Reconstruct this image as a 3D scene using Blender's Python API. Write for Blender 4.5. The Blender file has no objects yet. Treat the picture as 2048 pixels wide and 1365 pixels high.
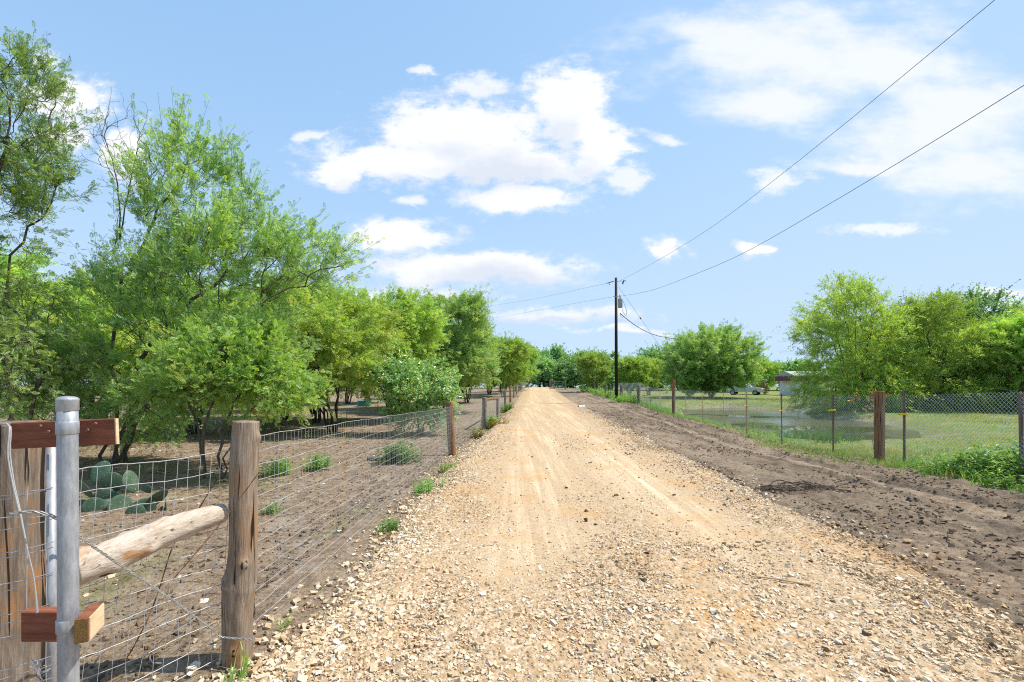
import bpy, math
import numpy as np
from mathutils import Vector, Matrix, Euler
rng = np.random.default_rng(11)
C = bpy.context.scene.collection
F, H0, CX, CZ = 910.0, 773.0, 1024.0, 1.5       # focal length, horizon, centre (photo pixels), eye height
def at(px, py, Y): return np.array([(px-CX)*Y/F, Y, CZ-(py-H0)*Y/F])
def nrm(v): return v/np.maximum(np.linalg.norm(v, axis=-1, keepdims=True), 1e-9)
def smooth(a, b, x):
    t = np.clip((x-a)/(b-a), 0, 1); return t*t*(3-2*t)

# ------------------------------------------------------------------ numpy noise
def _hash(ix, iy, iz, seed):
    h = (ix*374761393 + iy*668265263 + iz*2147483647 + seed*1274126177) & 0xffffffff
    h = ((h ^ (h >> 13))*1274126177) & 0xffffffff
    return ((h ^ (h >> 16)) & 0xffff)/65535.0
def vnoise(p, seed=0):
    p = np.asarray(p, float); i = np.floor(p).astype(np.int64); f = p-i; f = f*f*(3-2*f)
    if p.shape[-1] == 2:
        x, y = i[..., 0], i[..., 1]; z = np.zeros_like(x); fx, fy = f[..., 0], f[..., 1]
        a = _hash(x, y, z, seed)*(1-fx)+_hash(x+1, y, z, seed)*fx
        b = _hash(x, y+1, z, seed)*(1-fx)+_hash(x+1, y+1, z, seed)*fx
        return a*(1-fy)+b*fy
    x, y, z = i[..., 0], i[..., 1], i[..., 2]; fx, fy, fz = f[..., 0], f[..., 1], f[..., 2]
    def pl(zz):
        a = _hash(x, y, zz, seed)*(1-fx)+_hash(x+1, y, zz, seed)*fx
        b = _hash(x, y+1, zz, seed)*(1-fx)+_hash(x+1, y+1, zz, seed)*fx
        return a*(1-fy)+b*fy
    return pl(z)*(1-fz)+pl(z+1)*fz
def fbm(p, octs=4, seed=0, gain=.5):
    p = np.asarray(p, float); s = 0; a = 1; t = 0
    for k in range(octs):
        s = s+a*vnoise(p*(2.03**k)+17.3*k, seed+k); t += a; a *= gain
    return s/t

# ------------------------------------------------------------------ objects
def tag(o, label=None, cat=None, group=None, kind=None):
    if label: o['label'] = label
    if cat: o['category'] = cat
    if group: o['group'] = group
    if kind: o['kind'] = kind
    return o
def thing(name, label, cat, loc=(0, 0, 0), group=None, rz=0.0):
    o = bpy.data.objects.new(name, None); C.objects.link(o)
    o.location = [float(v) for v in loc]; o.rotation_euler = (0, 0, rz)
    o.empty_display_size = .1
    return tag(o, label, cat, group)
def new_mesh(name, V, Fs, mat, tint=None, sm=False):
    V = np.asarray(V, np.float32)
    Fs = [np.asarray(f, np.int32) for f in Fs if len(f)]
    me = bpy.data.meshes.new(name)
    me.vertices.add(len(V)); me.vertices.foreach_set('co', V.ravel())
    idx = np.concatenate([f.ravel() for f in Fs]); tot = np.concatenate([np.full(len(f), f.shape[1], np.int32) for f in Fs])
    st = np.concatenate([[0], np.cumsum(tot)[:-1]]).astype(np.int32)
    me.loops.add(len(idx)); me.loops.foreach_set('vertex_index', idx)
    me.polygons.add(len(tot)); me.polygons.foreach_set('loop_start', st); me.polygons.foreach_set('loop_total', tot)
    me.polygons.foreach_set('use_smooth', np.full(len(tot), bool(sm)))
    me.update(calc_edges=True)
    if tint is not None:
        tints = tint if isinstance(tint, dict) else {'tint': tint}
        for k, v in tints.items():
            me.attributes.new(k, 'FLOAT', 'POINT').data.foreach_set('value', np.asarray(v, np.float32).ravel())
    if mat: me.materials.append(mat)
    return me
def obj(name, V, Fs, mat, parent=None, tint=None, sm=False, org=None):
    """world-space vertices -> one mesh object; its origin is the parent's place, or its own base"""
    V = np.asarray(V, float)
    if parent is not None:
        org = np.array(parent_world(parent))
        o = bpy.data.objects.new(name, new_mesh(name, V-org, Fs, mat, tint, sm)); C.objects.link(o); o.parent = parent
    else:
        if org is None: org = np.array([(V[:, 0].min()+V[:, 0].max())/2, (V[:, 1].min()+V[:, 1].max())/2, V[:, 2].min()])
        o = bpy.data.objects.new(name, new_mesh(name, V-org, Fs, mat, tint, sm)); C.objects.link(o); o.location = [float(v) for v in org]
    return o
def parent_world(p):
    w = np.array(p.location)
    while p.parent is not None:
        p = p.parent; w = w+np.array(p.location)
    return w
class MB:
    def __init__(s): s.V = []; s.F3 = []; s.F4 = []; s.T = []; s.n = 0
    def add(s, V, Fq, t=0.5):
        V = np.asarray(V, float).reshape(-1, 3)
        for f in ([Fq] if not isinstance(Fq, list) else Fq):
            f = np.asarray(f, int)
            if len(f) == 0: continue
            (s.F3 if f.shape[1] == 3 else s.F4).append(f+s.n)
        s.V.append(V); s.T.append(np.broadcast_to(np.asarray(t, float), (len(V),))); s.n += len(V); return s
    def box(s, c, size, R=None, t=.5, bev=0.0):
        sx, sy, sz = [v/2 for v in size]
        if bev <= 0:
            v = np.array([[x, y, z] for x in (-sx, sx) for y in (-sy, sy) for z in (-sz, sz)])
            f = np.array([[0, 1, 3, 2], [4, 6, 7, 5], [0, 4, 5, 1], [2, 3, 7, 6], [0, 2, 6, 4], [1, 5, 7, 3]])
            fs = [f]
        else:
            b = bev; v = []
            for x in (-1, 1):
                for y in (-1, 1):
                    for z in (-1, 1):
                        v += [[x*sx, y*(sy-b), z*(sz-b)], [x*(sx-b), y*sy, z*(sz-b)], [x*(sx-b), y*(sy-b), z*sz]]
            v = np.array(v); import itertools
            bm_f = []
            def id3(x, y, z, k): return ((x*2+y)*2+z)*3+k
            for k in range(3):
                for sgn in (0, 1):
                    q = [(0, 0), (1, 0), (1, 1), (0, 1)]
                    o = []
                    for a, bb in q:
                        c3 = [0, 0, 0]; c3[k] = sgn; c3[(k+1) % 3] = a; c3[(k+2) % 3] = bb
                        o.append(id3(*c3, k))
                    bm_f.append(o if sgn else o[::-1])
            for k in range(3):
                k1, k2 = (k+1) % 3, (k+2) % 3
                for a in (0, 1):
                    for bb in (0, 1):
                        c0 = [0]*3; c1 = [0]*3; c0[k] = 0; c1[k] = 1; c0[k1] = c1[k1] = a; c0[k2] = c1[k2] = bb
                        o = [id3(*c0, k1), id3(*c1, k1), id3(*c1, k2), id3(*c0, k2)]
                        bm_f.append(o if a != bb else o[::-1])
            tri = []
            for x in (0, 1):
                for y in (0, 1):
                    for z in (0, 1):
                        o = [id3(x, y, z, 0), id3(x, y, z, 1), id3(x, y, z, 2)]
                        tri.append(o if (x+y+z) % 2 == 1 else o[::-1])
            fs = [np.array(bm_f), np.array(tri)]
        if R is not None: v = v@np.asarray(R).T
        return s.add(v+np.asarray(c, float), fs, t)
    def tube(s, pts, rad, n=8, cap=True, t=.5):
        V, Fq, Ft = tube_arrays(pts, rad, n, cap); return s.add(V, [Fq, Ft] if len(Ft) else Fq, t)
    def build(s, name, mat, parent=None, sm=False, org=None):
        return obj(name, np.concatenate(s.V), [np.concatenate(f) for f in (s.F4, s.F3) if f], mat, parent, np.concatenate(s.T), sm, org)
def tube_arrays(pts, rad, n=8, cap=True):
    P = np.asarray(pts, float); m = len(P); rad = np.broadcast_to(np.asarray(rad, float), (m,))
    T = np.gradient(P, axis=0); T = nrm(T)
    ref = np.array([0, 0, 1.]) if abs(T[0, 2]) < .8 else np.array([1., 0, 0])
    N = np.zeros_like(P); u = ref-T[0]*(ref@T[0]); N[0] = u/np.linalg.norm(u)
    for i in range(1, m):
        u = N[i-1]-T[i]*(N[i-1]@T[i]); N[i] = u/max(np.linalg.norm(u), 1e-9)
    B = np.cross(T, N); a = np.arange(n)*2*math.pi/n
    V = (P[:, None]+rad[:, None, None]*(np.cos(a)[None, :, None]*N[:, None]+np.sin(a)[None, :, None]*B[:, None])).reshape(-1, 3)
    i = np.arange(m-1)[:, None]*n; k = np.arange(n)[None]; k2 = (k+1) % n
    Fq = np.stack([i+k, i+k2, i+n+k2, i+n+k], -1).reshape(-1, 4)
    Ft = np.zeros((0, 3), int)
    if cap:
        V = np.vstack([V, P[0], P[-1]]); k = np.arange(n); k2 = (k+1) % n; c0 = m*n; e = (m-1)*n
        Ft = np.vstack([np.stack([np.full(n, c0), k2, k], -1), np.stack([np.full(n, c0+1), e+k, e+k2], -1)])
    return V, Fq, Ft
def segs(A, B, r0, r1, n=3):
    """many separate straight tubes at once"""
    A = np.asarray(A, float); B = np.asarray(B, float); N = len(A); r0 = np.broadcast_to(r0, (N,)); r1 = np.broadcast_to(r1, (N,))
    T = nrm(B-A); ref = np.where(np.abs(T[:, 2:3]) < .9, np.array([[0, 0, 1.]]), np.array([[1., 0, 0]]))
    U = nrm(ref-T*np.sum(ref*T, 1, keepdims=True)); W = np.cross(T, U); a = np.arange(n)*2*math.pi/n
    ring = np.cos(a)[None, :, None]*U[:, None]+np.sin(a)[None, :, None]*W[:, None]
    V = np.concatenate([A[:, None]+ring*r0[:, None, None], B[:, None]+ring*r1[:, None, None]], 1).reshape(-1, 3)
    b = np.arange(N)[:, None]*2*n; k = np.arange(n)[None]; k2 = (k+1) % n
    return V, np.stack([b+k, b+k2, b+n+k2, b+n+k], -1).reshape(-1, 4)
def inst(TV, TFs, pos, X, Z, sc):
    """copies of a template: X = its length axis, Z = its normal"""
    pos = np.asarray(pos, float); X = nrm(X); Z = nrm(Z-X*np.sum(X*Z, -1, keepdims=True)); Y = np.cross(Z, X)
    sc = np.asarray(sc, float)
    if sc.ndim == 1: sc = np.repeat(sc[:, None], 3, 1)
    tv = TV[None]*sc[:, None]
    V = pos[:, None]+tv[..., 0:1]*X[:, None]+tv[..., 1:2]*Y[:, None]+tv[..., 2:3]*Z[:, None]
    n = len(TV); off = (np.arange(len(pos))*n)[:, None, None]
    return V.reshape(-1, 3), [(np.asarray(f)[None]+off).reshape(-1, np.asarray(f).shape[1]) for f in TFs]
def rdir(n): return nrm(rng.normal(size=(n, 3)))

# ------------------------------------------------------------------ materials
def nodemat(name):
    m = bpy.data.materials.new(name); m.use_nodes = True; nt = m.node_tree; nt.nodes.clear()
    out = nt.nodes.new('ShaderNodeOutputMaterial'); return m, nt, out
def N(nt, t, **kw):
    n = nt.nodes.new(t)
    for k, v in kw.items():
        if k.startswith('i_'):
            key = k[2:]; n.inputs[int(key) if key.isdigit() else key.replace('_', ' ')].default_value = v
        else: setattr(n, k, v)
    return n
def L(nt, a, b): nt.links.new(a, b)
def ramp(nt, fac, cols, interp='LINEAR'):
    r = nt.nodes.new('ShaderNodeValToRGB'); r.color_ramp.interpolation = interp
    e = r.color_ramp.elements
    while len(e) < len(cols): e.new(.5)
    for k, (p, c) in enumerate(cols): e[k].position = p; e[k].color = (*c, 1)
    if fac is not None: L(nt, fac, r.inputs[0])
    return r.outputs[0]
def noise(nt, vec, scale, detail=5, rough=.6, dist=0.0):
    n = N(nt, 'ShaderNodeTexNoise'); n.inputs['Scale'].default_value = scale; n.inputs['Detail'].default_value = detail
    n.inputs['Roughness'].default_value = rough; n.inputs['Distortion'].default_value = dist
    if vec is not None: L(nt, vec, n.inputs['Vector'])
    return n.outputs['Fac']
def mixc(nt, fac, a, b, mode='MIX'):
    m = N(nt, 'ShaderNodeMix', data_type='RGBA', blend_type=mode)
    for k, v in ((0, fac), (6, a), (7, b)):
        if hasattr(v, 'links') or hasattr(v, 'is_linked'): L(nt, v, m.inputs[k])
        elif k == 0: m.inputs[0].default_value = v
        else: m.inputs[k].default_value = (*v, 1)
    return m.outputs[2]
def math_(nt, op, a, b=0.0, clamp=False):
    m = N(nt, 'ShaderNodeMath', operation=op, use_clamp=clamp)
    for k, v in ((0, a), (1, b)):
        if hasattr(v, 'is_linked'): L(nt, v, m.inputs[k])
        else: m.inputs[k].default_value = v
    return m.outputs[0]
def mrange(nt, v, a, b, c=0., d=1., sm=True):
    m = N(nt, 'ShaderNodeMapRange', interpolation_type='SMOOTHSTEP' if sm else 'LINEAR'); L(nt, v, m.inputs[0])
    for k, x in enumerate((a, b, c, d)): m.inputs[k+1].default_value = x
    return m.outputs[0]
def attr(nt, name): return N(nt, 'ShaderNodeAttribute', attribute_name=name).outputs['Fac']
def coords(nt, kind='Object', scale=(1, 1, 1)):
    t = N(nt, 'ShaderNodeTexCoord'); m = N(nt, 'ShaderNodeMapping'); m.inputs['Scale'].default_value = scale
    L(nt, t.outputs[kind], m.inputs[0]); return m.outputs[0]
def principled(nt, out, col, rough=.8, bump=None, bstr=.3, bdist=.02, metal=0., spec=.3):
    p = N(nt, 'ShaderNodeBsdfPrincipled'); p.inputs['Roughness'].default_value = rough; p.inputs['Metallic'].default_value = metal
    p.inputs['Specular IOR Level'].default_value = spec
    if hasattr(col, 'is_linked'): L(nt, col, p.inputs['Base Color'])
    else: p.inputs['Base Color'].default_value = (*col, 1)
    if bump is not None:
        b = N(nt, 'ShaderNodeBump'); b.inputs['Strength'].default_value = bstr; b.inputs['Distance'].default_value = bdist
        L(nt, bump, b.inputs['Height']); L(nt, b.outputs[0], p.inputs['Normal'])
    L(nt, p.outputs[0], out.inputs[0]); return p
def surf(name, cols, scale=8, stretch=(1, 1, 1), rough=.85, bstr=.4, bdist=.01, detail=6, metal=0., spec=.25, fine=0, tintmix=None):
    m, nt, out = nodemat(name); v = coords(nt, 'Object', stretch)
    n = noise(nt, v, scale, detail, .65); c = ramp(nt, n, cols)
    if fine:
        n2 = noise(nt, v, fine, 3, .7); c = mixc(nt, mrange(nt, n2, .3, .7), c, (.5, .5, .5), 'OVERLAY') if False else mixc(nt, 1.0, c, ramp(nt, n2, [(.3, (.72, .72, .72)), (.7, (1.15, 1.15, 1.15))]), 'MULTIPLY')
        bmp = math_(nt, 'ADD', n, math_(nt, 'MULTIPLY', n2, .5))
    else: bmp = n
    if tintmix: c = mixc(nt, attr(nt, 'tint'), c, tintmix)
    principled(nt, out, c, rough, bmp, bstr, bdist, metal, spec); return m
def leafmat(name, cols, trans=.4, gloss=.03, rough=.45, lightvar=.35):
    m, nt, out = nodemat(name); c = ramp(nt, attr(nt, 'tint'), cols)
    oi = N(nt, 'ShaderNodeObjectInfo')
    hs = N(nt, 'ShaderNodeHueSaturation'); L(nt, c, hs.inputs['Color'])
    L(nt, mrange(nt, oi.outputs['Random'], 0, 1, .493, .507, False), hs.inputs['Hue'])
    L(nt, mrange(nt, oi.outputs['Random'], 0, 1, 1-lightvar/2, 1+lightvar/2, False), hs.inputs['Value']); c = hs.outputs[0]
    d = N(nt, 'ShaderNodeBsdfDiffuse'); L(nt, c, d.inputs[0])
    t = N(nt, 'ShaderNodeBsdfTranslucent'); tc = mixc(nt, 1.0, c, (1.25, 1.2, .55), 'MULTIPLY'); L(nt, tc, t.inputs[0])
    x = N(nt, 'ShaderNodeMixShader'); x.inputs[0].default_value = trans; L(nt, d.outputs[0], x.inputs[1]); L(nt, t.outputs[0], x.inputs[2])
    g = N(nt, 'ShaderNodeBsdfGlossy'); g.inputs['Roughness'].default_value = rough; g.inputs[0].default_value = (.9, .95, 1, 1)
    y = N(nt, 'ShaderNodeMixShader'); y.inputs[0].default_value = gloss; L(nt, x.outputs[0], y.inputs[1]); L(nt, g.outputs[0], y.inputs[2])
    L(nt, y.outputs[0], out.inputs[0]); return m

M = {}
M['mesq'] = leafmat('mesquite_leaf', [(0, (0.124, 0.241, 0.076)), (0.4, (0.265, 0.462, 0.106)), (0.75, (0.454, 0.62, 0.137)), (1, (0.62, 0.62, 0.193))], .5)
M['mesq_dark'] = leafmat('mesquite_leaf_dark', [(0, (0.141, 0.287, 0.121)), (0.5, (0.293, 0.526, 0.169)), (1, (0.536, 0.62, 0.239))], .48)
M['mesq_near'] = leafmat('mesquite_leaf_near', [(0, (0.106, 0.215, 0.11)), (0.5, (0.251, 0.42, 0.131)), (0.85, (0.444, 0.609, 0.142)), (1, (0.62, 0.62, 0.194))], .5)
M['broad'] = leafmat('broad_leaf', [(0, (0.201, 0.396, 0.165)), (0.5, (0.343, 0.594, 0.201)), (1, (0.6, 0.6, 0.201))], .42, .08, .4)
M['willow'] = leafmat('narrow_leaf', [(0, (0.154, 0.27, 0.069)), (0.5, (0.308, 0.46, 0.092)), (1, (0.551, 0.62, 0.154))], .5)
M['far'] = leafmat('far_leaf', [(0, (0.124, 0.266, 0.137)), (0.5, (0.245, 0.465, 0.197)), (1, (0.448, 0.62, 0.291))], .45)
M['grey_leaf'] = leafmat('grey_leaf', [(0, (.10, .09, .075)), (1, (.22, .20, .17))], .2)
M['weed'] = leafmat('weed_leaf', [(0, (0.081, 0.203, 0.043)), (0.5, (0.162, 0.338, 0.066)), (1, (0.324, 0.486, 0.109))], .4)
M['grass'] = leafmat('grass_blade', [(0, (0.088, 0.176, 0.033)), (0.45, (0.187, 0.264, 0.055)), (0.75, (0.33, 0.33, 0.11)), (1, (0.462, 0.407, 0.187))], .35, .03)
M['orange_leaf'] = leafmat('dried_leaf', [(0, (.30, .16, .03)), (1, (.5, .33, .06))], .35)
M['straw'] = leafmat('dry_straw', [(0, (.20, .13, .06)), (1, (.45, .34, .17))], .2)
M['bark'] = surf('bark', [(.25, (.035, .026, .020)), (.55, (.085, .066, .052)), (.8, (.16, .135, .115))], 14, (1, 1, .25), .95, .8, .03, fine=60)
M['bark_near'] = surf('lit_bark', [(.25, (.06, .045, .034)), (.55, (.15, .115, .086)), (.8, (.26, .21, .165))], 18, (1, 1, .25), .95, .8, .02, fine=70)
M['bark_grey'] = surf('grey_bark', [(.25, (.10, .085, .075)), (.6, (.20, .18, .16)), (.85, (.30, .28, .25))], 14, (1, 1, .3), .95, .6, .02)
def wood(name, cols, orange=(.30, .12, .03), oamt=.25, ring=70):
    m, nt, out = nodemat(name)
    v = coords(nt, 'Object', (1, 1, .07)); v2 = coords(nt, 'Object', (1, 1, .4))
    g = noise(nt, v, ring, 6, .7, .6); big = noise(nt, v2, 9, 4, .6); c = ramp(nt, g, cols)
    o = mrange(nt, big, .62-oamt*.4, .80-oamt*.4); c = mixc(nt, math_(nt, 'MULTIPLY', o, .75), c, orange)
    crack = mrange(nt, noise(nt, coords(nt, 'Object', (1, 1, .045)), 38, 2, .5, .8), .34, .39)
    c = mixc(nt, crack, (.03, .022, .016), c)
    b = math_(nt, 'ADD', math_(nt, 'MULTIPLY', g, .6), crack)
    principled(nt, out, c, .9, b, 1.0, .010, 0, .15); return m
M['post'] = wood('weathered_post', [(.25, (.125, .088, .062)), (.5, (.27, .205, .152)), (.75, (.44, .365, .29))], (.36, .18, .065), .36)
M['post_dark'] = wood('dark_weathered_post', [(.25, (.085, .06, .045)), (.5, (.19, .145, .11)), (.75, (.33, .27, .21))], (.36, .17, .06), .3, 60)
M['post_brown'] = wood('brown_post', [(.2, (.11, .065, .035)), (.5, (.21, .125, .07)), (.8, (.32, .21, .13))], (.36, .14, .04), .35)
M['post_grey'] = wood('grey_post', [(.2, (.12, .10, .085)), (.5, (.23, .195, .165)), (.8, (.34, .30, .26))], (.22, .14, .08), .15)
def logmat():
    m, nt, out = nodemat('bare_log')
    g = noise(nt, coords(nt, 'Object', (1, .07, 1)), 75, 6, .7, .5); big = noise(nt, coords(nt, 'Object', (1, .35, 1)), 11, 4, .6, .3)
    c = ramp(nt, g, [(.25, (.27, .20, .14)), (.48, (.47, .39, .31)), (.72, (.60, .54, .47))])
    c = mixc(nt, math_(nt, 'MULTIPLY', mrange(nt, big, .50, .64), .85), c, (.38, .19, .065))
    k = mrange(nt, noise(nt, coords(nt, 'Object', (1, .05, 1)), 40, 2, .5, .8), .33, .27); c = mixc(nt, k, c, (.075, .05, .035))
    k2 = mrange(nt, noise(nt, coords(nt, 'Object', (1, .5, 1)), 24, 2, .5), .34, .29); c = mixc(nt, k2, c, (.12, .07, .04))
    principled(nt, out, c, .85, math_(nt, 'SUBTRACT', g, k), .7, .008); return m
M['log'] = logmat()
M['cedar'] = surf('painted_board', [(.28, (.14, .045, .026)), (.5, (.225, .078, .045)), (.68, (.28, .11, .066)), (.80, (.40, .27, .18))], 16, (.25, 1, 3), .85, .5, .005, fine=120, spec=.15)
M['cut'] = surf('cut_board', [(.3, (.52, .37, .21)), (.6, (.68, .52, .33)), (.8, (.78, .64, .45))], 30, (1, .15, 3), .8, .3, .003)
M['endgrain'] = surf('end_grain', [(.35, (.09, .05, .015)), (.6, (.22, .13, .045)), (.8, (.33, .22, .09))], 260, (1, 1, 1), .9, .6, .004)
M['galv'] = surf('galvanised', [(.3, (.30, .31, .335)), (.55, (.38, .395, .42)), (.8, (.47, .485, .505))], 9, (1, 1, .25), .5, .1, .002, metal=.35, spec=.5, fine=80)
M['wire'] = surf('wire_metal', [(.3, (.34, .34, .34)), (.7, (.50, .50, .49))], 20, rough=.5, bstr=0, metal=.3, spec=.5)
M['chain'] = surf('chainlink_metal', [(.3, (.48, .49, .50)), (.7, (.62, .63, .64))], 20, rough=.5, bstr=0, metal=.3, spec=.5)
M['rust'] = surf('rusty_metal', [(.3, (.13, .05, .03)), (.7, (.30, .14, .09))], 40, rough=.9, bstr=.2, bdist=.002)
M['barb'] = surf('old_wire', [(.3, (.28, .27, .26)), (.7, (.45, .44, .43))], 30, rough=.6, bstr=0, metal=.4)
M['stake'] = surf('stake_wood', [(.3, (.36, .24, .12)), (.7, (.58, .42, .24))], 20, (1, 1, .2), .8, .2, .004)
M['tpost'] = surf('steel_stake', [(.3, (.11, .085, .07)), (.7, (.24, .18, .14))], 25, rough=.7)
M['yellow'] = surf('yellow_plastic', [(.3, (.70, .46, .01)), (.7, (.80, .56, .03))], 9, rough=.45, bstr=0)
M['creosote'] = surf('creosote_pole', [(.3, (.013, .009, .008)), (.6, (.03, .021, .018)), (.8, (.055, .042, .036))], 18, (1, 1, .06), .8, .5, .008)
M['line'] = surf('cable', [(.3, (.16, .165, .17)), (.7, (.24, .245, .25))], 9, rough=.6, bstr=0)
M['darkcable'] = surf('dark_cable', [(.3, (.03, .03, .032)), (.7, (.07, .07, .075))], 9, rough=.6, bstr=0)
M['tank'] = surf('grey_tank', [(.3, (.28, .30, .30)), (.7, (.38, .40, .40))], 8, rough=.5, bstr=0)
M['porcelain'] = surf('porcelain', [(.3, (.10, .06, .05)), (.7, (.18, .12, .10))], 8, rough=.3, bstr=0)
def cactusmat():
    m, nt, out = nodemat('cactus_pad'); v = coords(nt, 'Object'); n = noise(nt, v, 9, 5, .65); c = ramp(nt, n, [(.3, (.045, .085, .05)), (.55, (.075, .13, .078)), (.75, (.14, .18, .095))])  # pad greens darkened in the colour, standing in for tree shade that misses them
    vo = N(nt, 'ShaderNodeTexVoronoi'); vo.inputs['Scale'].default_value = 34; L(nt, v, vo.inputs['Vector']); sp = mrange(nt, vo.outputs['Distance'], .22, .10); c = mixc(nt, sp, c, (.36, .32, .22))
    k = mrange(nt, noise(nt, v, 22, 4, .6), .66, .72); c = mixc(nt, k, c, (.26, .20, .11)); principled(nt, out, c, .65, math_(nt, 'ADD', n, sp), .35, .006); return m
M['cactus'] = cactusmat()
M['pvc'] = surf('white_pipe', [(.3, (.62, .63, .66)), (.7, (.76, .77, .79))], 8, rough=.4, bstr=0)
M['carpaint'] = surf('car_paint', [(.3, (.46, .50, .55)), (.7, (.52, .56, .61))], 3, rough=.3, bstr=0, metal=0, spec=.6)
M['silver'] = surf('silver_paint', [(.3, (.34, .40, .46)), (.7, (.42, .48, .54))], 3, rough=.25, bstr=0, metal=.5, spec=.6)
M['glass'] = surf('car_glass', [(.3, (.10, .15, .19)), (.7, (.14, .20, .25))], 3, rough=.06, bstr=0, spec=.9)
M['rubber'] = surf('rubber', [(.3, (.015, .015, .015)), (.7, (.03, .03, .03))], 9, rough=.9, bstr=0)
M['redplate'] = surf('red_bumper', [(.3, (.42, .10, .06)), (.7, (.5, .15, .09))], 9, rough=.5, bstr=0)
M['lamp'] = surf('lamp_lens', [(.3, (.7, .7, .7)), (.7, (.8, .8, .8))], 9, rough=.1, bstr=0, spec=.8)
M['wall_white'] = surf('white_siding', [(.3, (.62, .63, .62)), (.7, (.74, .75, .74))], 4, rough=.7, bstr=.05)
M['tin'] = surf('tin_roof', [(.3, (.30, .30, .31)), (.7, (.40, .41, .42))], 4, rough=.5, bstr=.05)
M['maroon'] = surf('maroon_trim', [(.3, (.12, .035, .05)), (.7, (.17, .055, .075))], 4, rough=.6, bstr=.05)
M['teal'] = surf('teal_plastic', [(.3, (.015, .17, .20)), (.7, (.03, .25, .28))], 4, rough=.5, bstr=0)

# ------------------------------------------------------------------ terrain
def Pz(Y): return np.interp(Y, [-12, 0, 5, 10, 20, 30, 41, 50, 59, 70, 80, 110, 600], [-.02, 0, .03, .06, .12, .22, .36, .6, .85, 1.2, 1.3, 1.3, 1.0])
def Lv(Y): return np.interp(Y, [-12, 2.4, 10.5, 17.2, 23.5, 29.5, 36, 42, 49, 60, 70, 110, 600], [.05, .05, -.09, -.14, -.065, .1, .25, .42, .62, .9, 1.15, 1.2, 1.0])
def Rf(Y): return np.interp(Y, [-12, 6, 9, 12, 15, 18, 22, 30, 40, 60, 70, 110, 600], [.12, .1, 0, -.13, -.05, .05, .05, .35, .45, .85, 1.1, 1.2, 1.0])
def Lf(Y): return np.interp(Y, [-12, 0, 10, 20, 30, 45, 70, 110, 600], [0, 0, -.06, -.1, .0, .3, .8, 1.2, 1.0])
def Rg(Y): return np.interp(Y, [-12, 0, 10, 20, 40, 55, 66, 90, 120, 600], [.15, .15, .05, -.05, .12, .3, .28, .7, 1.0, 1.0])
SL = .049
WZ = -.40
POND = np.array([[14.4, 37.5], [11.0, 28], [9.9, 23], [9.6, 18], [9.9, 14.8], [13.0, 15.2], [16.8, 19.8], [18.4, 24.5], [18.3, 27.5], [19.5, 31], [22.0, 36], [18.5, 39.5]])
def pond_sdf(x, y):
    d = np.full(x.shape, 1e9); ins = np.zeros(x.shape, bool); n = len(POND)
    for i in range(n):
        a, b = POND[i], POND[(i+1) % n]; e = b-a; wx, wy = x-a[0], y-a[1]
        t = np.clip((wx*e[0]+wy*e[1])/(e@e), 0, 1); d = np.minimum(d, (wx-e[0]*t)**2+(wy-e[1]*t)**2)
        c = ((a[1] > y) != (b[1] > y)) & (x < (b[0]-a[0])*(y-a[1])/(b[1]-a[1]+1e-12)+a[0]); ins ^= c
    d = np.sqrt(d); return np.where(ins, -d, d)
def height(x, y):
    x = np.asarray(x, float); y = np.asarray(y, float); u = x-SL*y
    p = Pz(y); nodes = [(-12, Lf(y)), (-2.2, Lv(y)), (-1.72, Lv(y)-.01), (-1.3, p-.03), (3.0, p-.03), (3.7, .7*p+.3*Rf(y)-.03), (6.9, Rf(y)), (12., Rg(y))]
    z = np.where(u < -12, nodes[0][1], nodes[-1][1])
    for (u0, z0), (u1, z1) in zip(nodes[:-1], nodes[1:]):
        t = np.clip((u-u0)/(u1-u0), 0, 1); m = (u >= u0) & (u < u1); z = np.where(m, z0+(z1-z0)*t, z)
    if True:
        d = pond_sdf(x, y); dip = 1-smooth(-1.6, 2.0, d); z = z*(1-dip)+(-1.15)*dip
    return z
def hz(x, y): return float(height(np.array([x]), np.array([y]))[0])
def rough_h(x, y, amp=1.0):
    u = x-SL*y
    a = np.where((u > -1.9) & (u < 7.2), .25, 1.0)*amp
    return a*(.05*(fbm(np.stack([x*.5, y*.5], -1), 3, 5)-.5)+.03*(fbm(np.stack([x*4, y*4], -1), 3, 9)-.5))

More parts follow.
